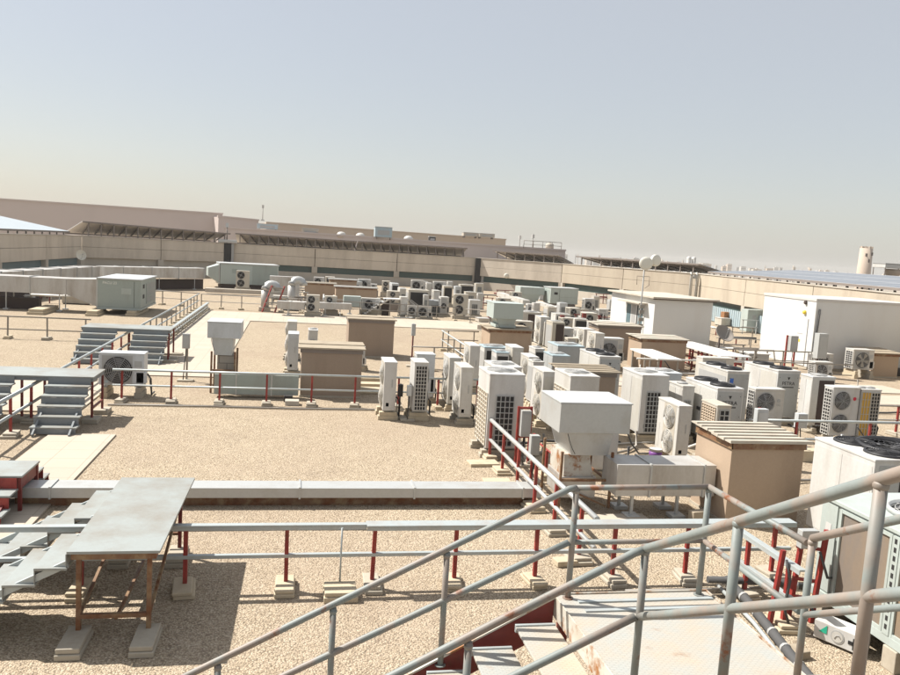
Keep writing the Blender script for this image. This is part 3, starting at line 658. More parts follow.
# right of the middle
single('white condenser with large fan left of the tan shed', tl(601, 336.7, 1.2), .15, .95, .5, 1.0, 'S', rfrac=.38, detail=2)
twin('upright white unit behind the large fan condenser', tl(596, 332, 1.45), .15, .35, .9, 1.25, 'W', detail=1)
twin('upright white twin fan unit farther left of the tan shed', tl(584.4, 329.4, 1.25), .15, .45, .9, 1.1, 'W', detail=1)
single('small brown fanned unit low beside red pipes', tl(568, 337, .85), .1, .45, .4, .7, 'S', detail=1, void='dark_brown', mat='cream')
vrf('brown fronted condenser in the far middle row', tl(552.8, 322, 1.35), .15, .55, .9, 1.2, front='brown', west='coil', detail=1, mat='cream')
twin('slim white twin fan unit in the far middle row', tl(541, 317, 1.4), .15, .42, .9, 1.25, 'W', detail=1)
vrf('dark fronted white condenser in the far middle row', tl(522.7, 312, 1.4), .15, .95, .9, 1.25, front='brown', west='plain', detail=1)
twin('twin fan condenser facing the viewer behind the shed top hood', tl(505.3, 301.5, 1.45), .15, .75, .4, 1.25, 'S', detail=1)
single('single fan condenser right of the far twin fan one', tl(528, 302.5, 1.0), .1, .8, .5, .8, 'S', detail=1)
single('condenser with dark slot window in front of the tan shed', (13.4, 24.2), .2, 1.15, .45, .9, 'S', detail=1, rfrac=.25, side=None)
vrf('white topped unit beyond the far middle row', tl(556, 313, 1.2), .15, .8, .8, 1.0, front='dark', west='plain', detail=0)
vrf('pale low unit beyond the brown fronted condenser', tl(575, 318, 1.1), .15, .7, .8, .9, front='dark', west='plain', detail=0)
# left middle
twin('slim grey white unit nearest behind the left brown shed', (-.19, 24.6), ZB, .32, .8, 1.16, 'W', detail=1, mat='white_cool')
twin('slim white unit farther behind the left brown shed', (-.25, 27.9), ZB, .32, .8, 1.2, 'W', detail=1)
vrf('dark grilled unit behind the left brown shed', (.45, 26.4), ZB, .3, .7, 1.1, front='grid', west='coil', detail=1)
single('small white unit between the two brown sheds', (1.95, 26.0), ZB, .35, .4, .65, 'S', detail=1)
single('grey white single fan condenser beside the left crossover stairs', (-4.72, 20.7), .28, 1.06, .48, .85, 'S', rfrac=.40, cuf=.42, mat='white_cool', detail=2)
# far cluster
rx = random.Random(3)
XC = []
for (k, px, py, zt) in ((0, 383, 281, 1.3), (1, 427, 283, 1.5), (2, 448, 281.5, 1.6), (3, 466, 292, 1.3), (4, 478, 293, 1.2), (5, 388, 291, 1.3), (6, 441, 297, 1.2), (7, 401, 297, 1.2), (8, 470, 300, 1.1), (9, 350, 281.5, 1.3), (10, 336, 278.5, 1.4), (11, 326, 276.8, 1.4), (12, 414, 297.5, 1.0), (13, 428, 300.5, .9),
                        (14, 498, 298, 1.3), (15, 512, 292, 1.3), (16, 534, 303, 1.2), (17, 548, 307, 1.2), (18, 560, 303, 1.2), (19, 563, 318, 1.2), (20, 586, 313, 1.2), (21, 590, 322, 1.1), (22, 577, 328, 1.1), (23, 599, 309, 1.0), (24, 545, 322, 1.2), (25, 570, 308, 1.1), (26, 515, 321, 1.2), (27, 561, 328, 1.0), (28, 585, 298.5, 1.4), (29, 594, 296.5, 1.2), (30, 602, 321, 1.1)):
    XC.append((px, py, zt, rx.uniform(.5, 1.0), rx.uniform(.4, .9), rx.uniform(.75, 1.15), rx.choice('VVSTF'), None, k))
_ad = ['yellowed', 'clean', 'dusty', 'small', 'tall', 'squat', 'faded']
_pl = ['left of the far wall pier', 'by the far wall pier', 'near the right pier', 'left of the centre shed hood', 'behind the centre shed hood', 'beside the slim far unit', 'in the far cluster front', 'before the large far condenser', 'at the right of the far cluster', 'behind the far wide shed', 'behind the pale far shed', 'right of the curved outlets', 'in front of the far cluster', 'low in the far cluster',
       'left of the far twin fan one', 'before the pale green elbow', 'below the pale sloping duct', 'under the pale duct strip', 'before the green air handler', 'in the packed far middle row', 'left of the white cabin', 'before the dull brown shed', 'behind the brown fanned unit', 'by the white cabin corner', 'between the far middle rows', 'right of the green air handler', 'behind the far dark fronted one', 'beside the red valve post', 'against the tan wall', 'next to the cabin wall', 'in front of the cabin window']
FC = [(408.7, 289.7, 1.55, 1.3, 1.2, 1.4, 'V', 'large dark fronted condenser in the far cluster'),
      (400, 288.5, 1.5, .5, 1.2, 1.3, 'V', 'slim unit left of the large far condenser'),
      (392, 283.5, 1.5, .5, 1.6, 1.3, 'V', 'slim black fronted unit at the left of the far cluster'),
      (412, 280, 1.7, .9, .5, .8, 'S', 'single fan unit above the large far condenser'),
      (434, 281.5, 1.6, 1.0, .5, .8, 'S', 'single fan unit right of the far large condenser'),
      (434, 290.5, 1.4, .42, .9, 1.2, 'T', 'slim white unit in the middle of the far cluster'),
      (444, 286, 1.5, .65, .8, 1.3, 'V', 'narrow white condenser with dark inset in the far cluster'),
      (455.5, 286.5, 1.4, .45, .7, .9, 'V', 'small framed unit at the right of the far cluster'),
      (460.5, 284.5, 1.5, 1.1, .8, 1.1, 'V', 'black fronted box at the right end of the far cluster'),
      (455, 294, 1.5, .85, .4, 1.3, 'F', 'brownish twin fan unit facing the viewer in the far cluster'),
      (408, 305.5, .75, .6, .4, .6, 'S', 'small low unit left of the round fan one'),
      (417.5, 306, .75, .85, .4, .65, 'S', 'small low unit with round fan below the large far condenser'),
      (358.5, 279, 1.5, .95, .5, .85, 'S', 'single fan unit behind the far sheds'),
      (371, 284, 1.0, .5, .5, .5, 'S', 'low dark unit beside the single fan behind the far sheds'),
      (307, 294.8, 1.2, .7, .5, .95, 'F', 'dark twin fan unit standing before the far ducts'),
      (325.5, 296, 1.1, .65, .5, .8, 'F', 'second dark twin fan unit standing before the far ducts'),
      (314, 277, 1.2, .85, .5, .7, 'S', 'pale unit behind the curved duct outlets'),
      (362, 298, 1.0, 1.1, .5, .7, 'S', 'dark slotted low unit behind the white far stairs'),
      (424, 295, 1.3, .3, .8, 1.1, 'V', 'narrow unit beside the large far condenser'),
      (236.5, 270.5, 1.6, .95, .4, 1.3, 'F', 'white twin fan unit in front of the far green unit'),
      (476, 283.5, 1.4, .7, .7, 1.0, 'V', 'pale boxy unit near the base of the far wall'),
      (422, 281.5, 1.5, .5, .6, 1.1, 'V', 'plain pale unit near the wall pier'),
      (610, 300, .9, .6, .6, .9, 'V', 'pale small unit left of the white cabin')]
for (px, py, zt, wd, dp, h, kk, _n, k) in XC:
    FC.append((px, py, zt, wd if kk != 'T' else .4, dp, h, kk, _ad[k % 7]+' white condenser '+_pl[k]))
for (x, y, zt, wd, dp, h, k, lab) in FC:
    p = tl(x, y, zt); zb = zt-h
    if k == 'V': vrf(lab, p, zb, wd, dp, h, 0, front='dark' if 'dark' in lab or 'black' in lab else 'grid', west='coil', mat=random.choice(['white', 'white_cool', 'cream']))
    if k == 'S': single(lab, p, zb, wd, dp, h, 'S', 0)
    if k == 'T': twin(lab, p, zb, wd, dp, h, 'W', 0)
    if k == 'F': twin(lab, p, zb, wd, dp, h, 'S', 0, mat='cream')
vrf('plain white cabinet unit standing right behind the big exhaust hood', (5.62, 13.9), ZB, .5, .6, 1.35, front='plain', west='plain')
# -- large white chiller at the right and the green package unit
t = chiller('large white chiller with four black top fans behind the stair rail', (8.15, 9.65), .12, 1.9, 1.35, 1.47, nf=1, logo=True)
for k, (cx_, cy_) in enumerate(((.45, .34), (.45, 1.02), (1.42, .34))):
    m1 = MB(); m1.lathe((cx_, cy_, 1.476), (0, 0, 1), [(.31, 0), (.30, .03), (.28, .03), (.27, 0)], 24); m1.build('fan_cowl', 'black', t)
    add_fan(t, 'T', (1.9, 1.35, 1.478), cx_, cy_, .27, 'dark', 'guard_grey', 'black', 2, .02)
t = thing('package_unit', 'large green grey package unit with brown coils beside the stairs', 'air conditioner', (6.41, 5.35, .25), 0)
W_, D_, H_ = 1.9, 3.03, 1.25; dims = (W_, D_, H_)
m1 = MB(); m1.box(0, 0, .05, W_, D_, H_, .015); m1.build('casing', 'green_grey', t)
m1 = MB(); m1.box(-.03, -.03, H_-.04, W_+.03, D_+.03, H_+.012, .01); m1.build('lid', 'pale_green', t)
m1 = MB(); m1.box(-.03, -.03, 0, .07, D_+.03, .1, .005); m1.build('base_rail', 'pale_green', t); m1 = MB(); m1.box(W_-.07, -.03, 0, W_+.03, D_+.03, .1, .005); m1.build('base_rail', 'pale_green', t)
add_panel(t, 'W', dims, .02, .12, .30, H_-.06, 'pale_green', 'service_panel', .001, .012)
add_panel(t, 'W', dims, .12, .78, .22, .95, 'white', 'rating_label', .013, .016)
for (u0, u1) in ((.40, 1.17), (1.36, 2.14), (2.34, 2.98)):
    o = add_panel(t, 'W', dims, u0, .14, u1, H_-.10, 'brown_coil', 'coil', .001, .006)
    g = MB(); fbox(g, 'W', dims, u0-.035, .10, u0, H_-.06, .002, .03); fbox(g, 'W', dims, u1, .10, u1+.035, H_-.06, .002, .03)
    fbox(g, 'W', dims, u0, .10, u1, .14, .002, .028); fbox(g, 'W', dims, u0, H_-.10, u1, H_-.06, .002, .028); g.build('coil_frame', 'pale_green', o)
for u in (1.27, 2.24):
    o = add_panel(t, 'W', dims, u-.05, .1, u+.05, H_-.06, 'pale_green', 'slotted_post', .001, .036)
    g = MB()
    for k in range(11): fbox(g, 'W', dims, u-.018, .16+k*.095, u+.018, .215+k*.095, .0365, .038)
    g.build('slots', 'dark', o)
for cy_ in (.75, 2.2):
    m1 = MB(); m1.lathe((.75, cy_, H_+.013), (0, 0, 1), [(.44, 0), (.43, .06), (.41, .06), (.40, 0)], 28); m1.build('fan_cowl', 'galv', t)
    add_fan(t, 'T', (W_, D_, H_+.015), .75, cy_, .39, 'dark', 'fan_grey', 'guard_grey', 2, .05)
for k, y in enumerate((5.5, 6.9, 8.1)):
    m1 = MB(); m1.box(6.36, y, 0, 8.3, y+.2, .246, .01)
    tag(m1.build('concrete_sleeper', 'block'), ['near', 'middle', 'far'][k]+' concrete sleeper under the large green grey package unit', 'sleeper', 'sleepers under the green grey package unit')

# sleepers under the units
for (lab, x, y, w_, d_, zb) in list(FOOT):
    if zb < .1 or y > 31 : 
        if zb > .05:
            m1 = MB(); m1.box(x-.1, y-.05, 0, x+w_+.1, y+d_+.05, zb-.003)
            wds = lab.split(); tag(m1.build('unit_stand', 'block' if zb < .5 else 'canopy_frame'), 'low stand under the '+' '.join(wds[:12]), 'stand', 'stands under far units')
        continue
    zt = zb-.003; pos_ = (.06, d_-.2) if d_ >= w_*.9 else None
    wds = ' '.join(lab.split()[:11])
    rr_ = random.Random(hash(round(x*100)) & 255)
    for k in (0, 1):
        m1 = MB(); e = rr_.uniform(.05, .14); f_ = rr_.uniform(.04, .16)
        if pos_:
            a = pos_[k]; x0, x1, y0, y1 = x-e, x+w_+f_, y+a-.03, y+a+.17
        else:
            a = (.04, w_-.22)[k]; x0, x1, y0, y1 = x+a, x+a+.18, y-e, y+d_+f_
        if zt > .12:
            m1.box(x0, y0, 0, x1, y1, zt*.52, .008); m1.box(x0+.03, y0+.01, zt*.525, x1-.02, y1-.012, zt, .008)
        else: m1.box(x0, y0, 0, x1, y1, zt, .008)
        nm = ('near' if k == 0 else 'far') if pos_ else ('left' if k == 0 else 'right')
        tag(m1.build('concrete_sleeper', 'block_pale' if rr_.random() < .6 else 'block'), nm+' sleeper under the '+wds, 'sleeper', 'sleepers under condensers')
# ================================================================== SHEDS, CABINS, HOODS, DUCTS
def shed(label, x, y, w, d, h, mat='plaster', over=.09, roof='sheet_roof', slope=.06, corr=5, thick=.04):
    t = thing('roof_shed', label, 'shed', (x, y, 0), 0, 'small plastered sheds on the roof')
    m1 = MB(); m1.hexa([(0, 0, 0), (w, 0, 0), (w, d, 0), (0, d, 0)], [(0, 0, h), (w, 0, h), (w, d, h+slope), (0, d, h+slope)]); m1.build('wall', mat, t)
    m1 = MB(); n = corr; st = (d+2*over)/n
    for k in range(n):
        y0 = -over+k*st; z0 = h+.02+slope*k/n
        wob = random.uniform(-.02, .02)
        m1.hexa([(-over+wob, y0, z0), (w+over+wob, y0, z0), (w+over+wob, y0+st*1.06, z0+slope/n), (-over+wob, y0+st*1.06, z0+slope/n)],
                [(-over+wob, y0, z0+thick), (w+over+wob, y0, z0+thick), (w+over+wob, y0+st*1.06, z0+slope/n+thick*.4), (-over+wob, y0+st*1.06, z0+slope/n+thick*.4)])
    m1.build('roof', roof, t)
    m1 = MB(); m1.box(-.02, -.03, h-.09, w+.02, -.003, h+.015); m1.box(-.03, -.03, h-.09, -.003, d, h+.015); m1.build('roof_batten', 'rust' if mat == 'plaster' else 'canopy_frame', t)
    m1 = MB(); m1.box(-.02, -.02, -.01, w+.02, d+.02, .05); m1.build('footing', 'block', t)
    return t
shed('large brown shed with corrugated roof nearest on the right', 6.99, 11.43, 1.30, 1.15, 1.36, 'plaster', .09, 'sheet_roof', .05, 7, .05)
shed('brown shed with warped flat roof left of the mid gravel', .2, 21.4, 1.62, 1.15, 1.30, 'plaster2', .09, 'wood', .05, 2)
shed('brown shed standing behind the left warped roof shed', 1.95, 29.3, 1.68, 1.3, 1.38, 'plaster2', .07, 'wood', .04, 2)
shed('tan shed carrying a small exhaust hood in the centre', 7.74, 31.0, 1.72, 1.5, 1.05, 'plaster', .12, 'wood', .05, 2)
shed('orange brown shed in front of the white cabin', 12.97, 28.1, 1.85, 1.2, 1.22, 'plaster', .1, 'sheet_roof', .05, 3)
shed('dull brown shed behind the large fan condenser', 12.6, 31.6, 1.9, 1.2, 1.35, 'plaster2', .1, 'sheet_roof', .05, 3)
shed('dark brown shed with plank roof in the middle of the units', 6.75, 18.9, 1.35, .95, 1.28, 'plaster2', .12, 'wood', .04, 5)
shed('orange brown shed with sloping lid against the large grey container', 23.2, 28.35, 1.25, 1.2, .98, 'plaster', .12, 'wood', .10, 3)
for (x, y, zt, wd, hh_, lab) in ((305, 283, 1.25, 2.1, .9, 'far low tan shed under the long wall, left one'), (336, 287, 1.25, 2.7, .95, 'far wide tan shed behind the white far stairs'), (330, 279.5, 1.5, 1.9, .9, 'farthest low pale shed with white top')):
    p = at(x, y, zt); shed(lab, p.x, p.y, wd, 1.2, zt, 'plaster', .1, 'sheet_roof' if 'white' not in lab else 'white', .03, 3)

# white cabin with sliding window
t = thing('site_cabin', 'white cabin with sliding glass panes and grey shaded side', 'cabin', (17.6, 37.0, 0))
w_, d_, h_ = 3.15, 5.6, 2.35; dims = (w_, d_, h_)
m1 = MB(); m1.box(0, 0, .1, w_, d_, h_, .01); m1.build('wall', 'cabin', t)
m1 = MB(); m1.box(-.22, -.25, h_+.002, w_+.22, d_+.15, h_+.09, .01); m1.build('roof', 'sheet_roof', t)
m1 = MB(); m1.box(-.12, -.15, h_-.05, w_+.12, -.004, h_); m1.build('fascia', 'dark_brown', t)
o = add_panel(t, 'W', dims, 2.2, .15, 4.5, 1.95, 'cabin', 'window', .001, .03)
fbox(MB(), 'W', dims, 2.3, .2, 2.85, 1.85, .031, .034).build('pane', 'blueglass', o)
fbox(MB(), 'W', dims, 2.95, .2, 3.5, 1.85, .031, .034).build('pane', 'guard_grey', o)
fbox(MB(), 'W', dims, 3.6, .2, 3.75, 1.85, .031, .034).build('frame', 'dark', o)
fbox(MB(), 'W', dims, 3.8, .2, 4.35, 1.85, .031, .034).build('pane', 'blueglass', o)
m1 = MB(); m1.box(-.5, .8, 1.98, -.005, 3.6, 2.04, .005); m1.build('awning', 'sheet_roof', t)
m1 = MB(); m1.box(-.02, -.02, -.01, w_+.02, d_+.02, .098); m1.build('skid', 'block', t)
# large container
t = thing('site_container', 'large white container with door and yellow lamp at the right edge', 'container', (21.57, 30.0, 0))
w_, d_, h_ = 4.9, 3.85, 3.02; dims = (w_, d_, h_)
m1 = MB(); m1.box(0, 0, .08, w_, d_, h_, .015); m1.build('wall', 'cabin', t)
m1 = MB(); m1.box(-.03, -.03, h_-.1, w_+.03, d_+.03, h_+.02, .01); m1.build('roof', 'cabin_grey', t)
o = add_panel(t, 'W', dims, 2.55, .12, 3.45, 2.15, 'cabin', 'door', .001, .035)
fbox(MB(), 'W', dims, 2.62, 1.0, 2.68, 1.2, .036, .08).build('handle', 'dark', o)
fbox(MB(), 'W', dims, 2.8, 1.45, 3.2, 1.48, .036, .04).build('sign_line', 'guard_grey', o)
fbox(MB(), 'W', dims, 2.9, 1.1, 3.05, 1.22, .036, .04).build('keypad', 'yellow', o)
m1 = MB(); m1.lathe(face_pt('W', *dims, 3.15, 2.4, 0), (-1, 0, 0), [(.09, 0), (.09, .05), (.07, .09), (0, .11)], 16); m1.build('lamp', 'yellow', t)
m1 = MB(); m1.lathe(face_pt('W', *dims, 3.15, 2.82, 0), (-1, 0, 0), [(.09, 0), (.07, .08)], 12); m1.build('vent', 'dark_brown', t)
m1 = MB(); m1.tube([(.16, -.05, 2.6), (.12, -.06, 1.8), (.05, -.06, 1.1), (.12, -.08, .5), (.22, -.1, .02)], .04, 8); m1.build('drain_hose', 'rubber', t)
m1 = MB(); m1.box(.0, -.02, -.01, w_, d_, .078); m1.build('skid', 'block', t)

# exhaust hoods
def hood(label, x, y, w, d, zb, zt, bodyh, funnel=True, blocks=True, mat='galv', mount='duct', rust=True):
    """deep folded hood over a tapering neck, held in a steel frame"""
    t = thing('exhaust_hood', label, 'exhaust hood', (x, y, 0))
    m1 = MB(); m1.box(0, 0, zt-bodyh, w, d, zt, .01); m1.build('hood_box', mat, t)
    m1 = MB(); m1.box(-.012, -.012, zt+.001, w+.012, d+.012, zt+.02); m1.build('hood_lid', 'pale_green' if mat == 'pale_green' else 'white_cool', t)
    a = zt-bodyh-.002; nz = a-(zt-zb)*.24
    m1 = MB(); m1.hexa([(w*.22, d*.08, nz), (w*.74, d*.08, nz), (w*.74, d*.88, nz), (w*.22, d*.88, nz)], [(w*.13, d*.04, a), (w*.78, d*.04, a), (w*.78, d*.96, a), (w*.13, d*.96, a)]); m1.build('neck', mat, t)
    if mount == 'duct':
        m1 = MB(); m1.hexa([(w*.14, d*.1, zb+.36), (w*.56, d*.1, zb+.36), (w*.56, d*.8, zb+.36), (w*.14, d*.8, zb+.36)], [(w*.14, d*.14, nz-.003), (w*.50, d*.14, nz-.003), (w*.50, d*.8, nz-.003), (w*.14, d*.8, nz-.003)]); m1.build('rust_stained_duct', 'rust_plate', t)
        m1 = MB(); m1.box(w*.12, d*.08, zb, w*.60, d*.82, zb+.357, .005); m1.build('base_box', 'galv_duct', t)
        lw = .028
        for (lx, ly) in ((.07*w, -.0), (.78*w, -.0), (.07*w, d*.9), (.78*w, d*.9)):
            m1 = MB(); m1.bar((lx, ly, .03), (lx, ly, nz+.08), .04); m1.build('leg', 'rust', t)
        for zz in (zb+.05, ):
            m1 = MB(); m1.bar((.07*w+.02, 0, zz+.28), (.78*w-.02, 0, zz+.28), .04); m1.bar((.07*w, .03, zz+.24), (.07*w, d*.88, zz+.24), .035); m1.bar((.78*w, .03, zz+.24), (.78*w, d*.88, zz+.24), .035); m1.build('cross_bar', 'rust', t)
        m1 = MB(); m1.bar((.07*w+.02, .03, .4), (.75*w, .03, .05), .03); m1.build('brace', 'rust', t)
    if mount == 'blocks':
        m1 = MB(); m1.box(w*.30, d*.15, .01, w*.80, d*.8, nz-.003); m1.build('block_base', 'blockwork', t)
        for (lx, ly) in ((.14*w, .05), (.84*w, .05), (.14*w, d*.9), (.84*w, d*.9)):
            m1 = MB(); m1.bar((lx, ly, .01), (lx, ly, nz+.1), .05); m1.build('leg', 'rust', t)
        m1 = MB(); m1.bar((.14*w+.03, .05, .62), (.84*w-.03, .05, .62), .045); m1.build('cross_bar', 'rust', t)
    if mount == 'roof':
        m1 = MB(); m1.box(w*.12, d*.1, zb, w*.8, d*.88, nz-.003); m1.build('base_box', mat, t)
    # loose cable down the front
    m1 = MB(); m1.tube([(w*.12, -.015, a-.0), (w*.15, -.02, a-.12), (w*.2, -.02, a-.26), (w*.24, -.02, a-.34)], .006, 6); m1.build('cable', 'dark', t)
    return t
hood('big galvanised exhaust hood on a rusty frame in the right centre', 4.32, 12.2, 1.24, 1.05, .18, 1.80, .50)
hood('slim grey exhaust hood on blockwork at the left', -2.26, 21.6, .86, 1.0, 0, 1.9, .42, mount='blocks', mat='white_cool')
p = at(482, 325, 1.15); hood('small pale green exhaust hood on the centre shed roof', 7.85, 31.1, 1.25, 1.2, 1.14, 2.12, .62, mount='roof', mat='pale_green')

def duct(label, pts, z0, z1, wd, legs=2.2, mat='galv_duct', group='galvanised ducts', seam=1.3, z0s=None):
    """rectangular duct along a polyline, with flange seams and legs"""
    t = thing('air_duct', label, 'duct', (pts[0][0], pts[0][1], 0), 0, group); O = Vector((pts[0][0], pts[0][1], 0))
    for i, (A, B) in enumerate(zip(pts, pts[1:])):
        A, B = Vector((*A, 0))-O, Vector((*B, 0))-O; d = (B-A).normalized(); n = Vector((-d.y, d.x, 0))*wd; L = (B-A).length
        m1 = MB(); m1.hexa([A+Vector((0, 0, z0)), B+Vector((0, 0, z0)), B+n+Vector((0, 0, z0)), A+n+Vector((0, 0, z0))], [A+Vector((0, 0, z1)), B+Vector((0, 0, z1)), B+n+Vector((0, 0, z1)), A+n+Vector((0, 0, z1))]); m1.build('duct_section', mat, t)
        k = seam*.6
        while k < L:
            c = A+d*k; q = MB(); e = .018 if wd < 1 else .04; nn = n.normalized()
            q.hexa([c-nn*e+Vector((0, 0, z0-e)), c+d*.03-nn*e+Vector((0, 0, z0-e)), c+d*.03+n+nn*e+Vector((0, 0, z0-e)), c+n+nn*e+Vector((0, 0, z0-e))],
                   [c-nn*e+Vector((0, 0, z1+e)), c+d*.03-nn*e+Vector((0, 0, z1+e)), c+d*.03+n+nn*e+Vector((0, 0, z1+e)), c+n+nn*e+Vector((0, 0, z1+e))]); q.build('flange', 'galv', t); k += seam
        if legs and z0 > .12:
            k = legs*.4
            while k < L:
                for f in (.1, .9):
                    c = A+d*k+n*f; q = MB(); q.bar((c.x, c.y, .05), (c.x, c.y, z0-.002), .045); q.box(c.x-.12, c.y-.12, 0, c.x+.12, c.y+.12, .06, .005); q.build('leg', 'galv', t)
                k += legs
    return t
# low cable duct crossing the gravel
duct('long low pinkish grey duct crossing the gravel behind the front rail', [(-4.6, 12.36), (4.15, 12.36)], .155, .31, .40, 0, 'galv', seam=1.83)
m1 = MB(); m1.box(-4.0, 12.47, 0, 4.1, 12.7, .152); tag(m1.build('dark_under_duct', 'rust'), 'dark continuous support under the long low duct', 'support')
# big duct at the right centre
duct('wide galvanised duct between the exhaust hood and the near shed', [(5.2, 11.75), (6.94, 11.75)], .38, .90, .62, .8, 'galv_duct', seam=.95)
# left ducts
p0 = at(-40, 276, 1.62); y0 = 41.5
duct('large galvanised duct running left from the grey air handler', [(-19.5, y0), (-11.0, y0)], .85, 1.62, 1.3, 2.4, 'galv_duct', seam=1.9)
t = thing('duct_transition', 'flared galvanised duct piece joined to the grey air handler', 'duct', (-11.0, 41.5, 0))
m1 = MB(); m1.hexa([(.01, 0, .85), (1.45, -.2, .35), (1.45, 1.55, .35), (.01, 1.3, .85)], [(.01, 0, 1.62), (1.45, -.2, 1.68), (1.45, 1.55, 1.68), (.01, 1.3, 1.62)]); m1.build('duct_section', 'galv_duct', t)
m1 = MB(); m1.box(1.42, -.24, .32, 1.5, 1.6, 1.72); m1.build('flange', 'galv', t)
q0, q1, q2 = at(20, 272, 1.6), at(100, 266.5, 1.6), at(205, 268.5, 1.6)
duct('far galvanised duct slanting away at the far left', [(-15.2, 43.4), (q1.x, q1.y)], .9, 1.6, 1.2, 3, seam=2.2)
duct('far galvanised duct running along the left parapet', [(q1.x+.3, q1.y+.2), (q2.x, q2.y)], .85, 1.6, 1.2, 3, seam=2.2)
duct('low pale duct strip in front of the far green unit', [tuple(at(205, 289.5, .3))[:2], tuple(at(292, 293.5, .3))[:2]], .12, .4, .6, 0, 'base_wall', seam=4)
duct('pale sloping duct strip right of the far cluster', [tuple(at(497, 292, 1.0))[:2], tuple(at(523, 300, 1.0))[:2]], .7, 1.0, .5, 3, 'white', seam=5)
duct('pale duct strip running toward the white cabin', [tuple(at(536, 300, .8))[:2], tuple(at(592, 318, .8))[:2]], .5, .72, .4, 3, 'white', seam=5)
duct('low galvanised duct passing behind the left rear railing', [(-2.0, 21.05), (.15, 21.05)], .10, .62, .3, 0, 'green_grey', seam=.9)
for lab, P_, Q_, z_, dd in (('dark box painted as shade and clutter under the large left duct', (-19.0, 42.0), (-12.4, 42.0), .55, .5), ('dark box painted as shade under the far left duct along the parapet', (q1.x+.6, q1.y+.9), (q2.x-.2, q2.y+.9), .74, .3), ('dark box painted as shade under the slanting far left duct', (-15.0, 44.6), (q1.x-.3, q1.y+.4), .6, .3)):
    A_, B_ = Vector((*P_, 0)), Vector((*Q_, 0)); m1 = MB(); m1.box(0, 0, 0, (B_-A_).length, dd, z_); o = m1.build('dark_under_duct', 'dark_brown', None, A_, math.atan2(B_.y-A_.y, B_.x-A_.x)); tag(o, lab, 'support')  # dark boxes added for the shadow and clutter beneath the left ducts
# grey air handler
t = thing('air_handler', 'grey air handling unit with painted number at the left', 'air handler', (-9.5, 41.2, .3))
w_, d_, h_ = 2.0, 4.2, 1.42; dims = (w_, d_, h_)
m1 = MB(); m1.box(0, 0, .04, w_, d_, h_, .02); m1.build('casing', 'green_grey', t)
m1 = MB(); m1.box(-.05, -.05, h_+.001, w_+.05, d_+.05, h_+.06, .01); m1.build('lid', 'white_cool', t)
m1 = MB(); m1.box(-.02, -.02, -.05, w_+.02, d_+.02, .038); m1.build('base_frame', 'pale_green', t)
add_panel(t, 'S', dims, 1.1, .72, 1.55, 1.0, 'pale_green', 'hatch', .001, .012)
add_panel(t, 'S', dims, 1.68, .08, 1.70, 1.36, 'dark', 'panel_seam', .001, .004)
text('painted_number', 'PACU 23', .17, 'text_white', t, face_pt('S', *dims, .55, 1.24, .004), (R(90), 0, 0))
for v in (.5, 1.0): add_panel(t, 'E', dims, .5, v, .9, v+.2, 'dark', 'vent', .001, .01)
add_grid(t, 'E', dims, 1.4, .2, 3.9, 1.2, 8, 3, 'guard_grey', 'green_grey', .04)
for lab, x0, x1, y0_, y1_ in (('left timber and concrete skid under the grey duct', -12.2, -11.5, 39.6, 42.3), ('middle skid under the grey air handler', -9.75, -9.2, 39.9, 42.0), ('right skid under the grey air handler', -8.1, -7.6, 40.6, 44)):
    m1 = MB(); m1.box(x0, y0_, 0, x1, y1_, .12, .01); m1.box(x0+.04, y0_+.1, .122, x1-.05, y1_-.05, .245, .01); tag(m1.build('timber_skid', 'block_pale'), lab, 'skid')
# far green unit
pg = at(220, 284, .3)
t = thing('air_handler', 'long pale green air handling unit by the far parapet', 'air handler', (pg.x, pg.y, .3), R(12)); w_, d_, h_ = 4.6, 2.4, 1.62; dims = (w_, d_, h_)
m1 = MB(); m1.box(0, 0, .02, w_, d_, h_, .02); m1.build('casing', 'pale_green', t)
m1 = MB(); m1.box(-.06, -.06, h_+.001, w_+.06, d_+.06, h_+.08, .01); m1.build('lid', 'white_cool', t)
add_panel(t, 'S', dims, .9, .9, 1.3, 1.25, 'green_grey', 'hatch'); add_panel(t, 'S', dims, 2.5, .05, 4.5, 1.55, 'green_grey', 'side_panel')
m1 = MB(); m1.box(.1, .1, -.298, 4.5, 2.3, .0); m1.build('base_frame', 'dark_brown', t)
t = thing('duct_transition', 'flared pale duct end at the far green unit', 'duct', (pg.x-.9, pg.y-.1, 0), R(12))
m1 = MB(); m1.hexa([(0, .2, .9), (.88, 0, .35), (.88, 2, .35), (0, 1.6, .9)], [(0, .2, 1.55), (.88, 0, 1.85), (.88, 2, 1.85), (0, 1.6, 1.55)]); m1.build('duct_section', 'pale_green', t)
m1 = MB(); m1.box(.8, -.05, .3, .86, 2.05, 1.9); m1.build('flange', 'galv', t)
# green package unit at the centre right far
pg = at(550, 303, .3)
t = thing('air_handler', 'pale green air handling unit left of the white cabin', 'air handler', (pg.x, pg.y, .25)); w_, d_, h_ = 2.35, 1.9, 1.28; dims = (w_, d_, h_)
m1 = MB(); m1.box(0, 0, .02, w_, d_, h_, .02); m1.build('casing', 'pale_green', t)
m1 = MB(); m1.box(-.04, -.04, h_+.001, w_+.04, d_+.04, h_+.05, .01); m1.build('lid', 'white_cool', t)
add_panel(t, 'S', dims, .75, .1, .77, 1.2, 'dark', 'panel_seam'); add_panel(t, 'S', dims, .3, .75, .6, .95, 'dark', 'vent'); add_panel(t, 'S', dims, .85, .55, 2.2, .58, 'green_grey', 'rail')
add_panel(t, 'W', dims, .2, .2, 1.6, 1.1, 'green_grey', 'side_panel')
m1 = MB(); m1.box(.1, .1, -.248, 2.2, 1.8, .0); m1.build('base_frame', 'canopy_frame', t)
pg = at(521, 297, .6)
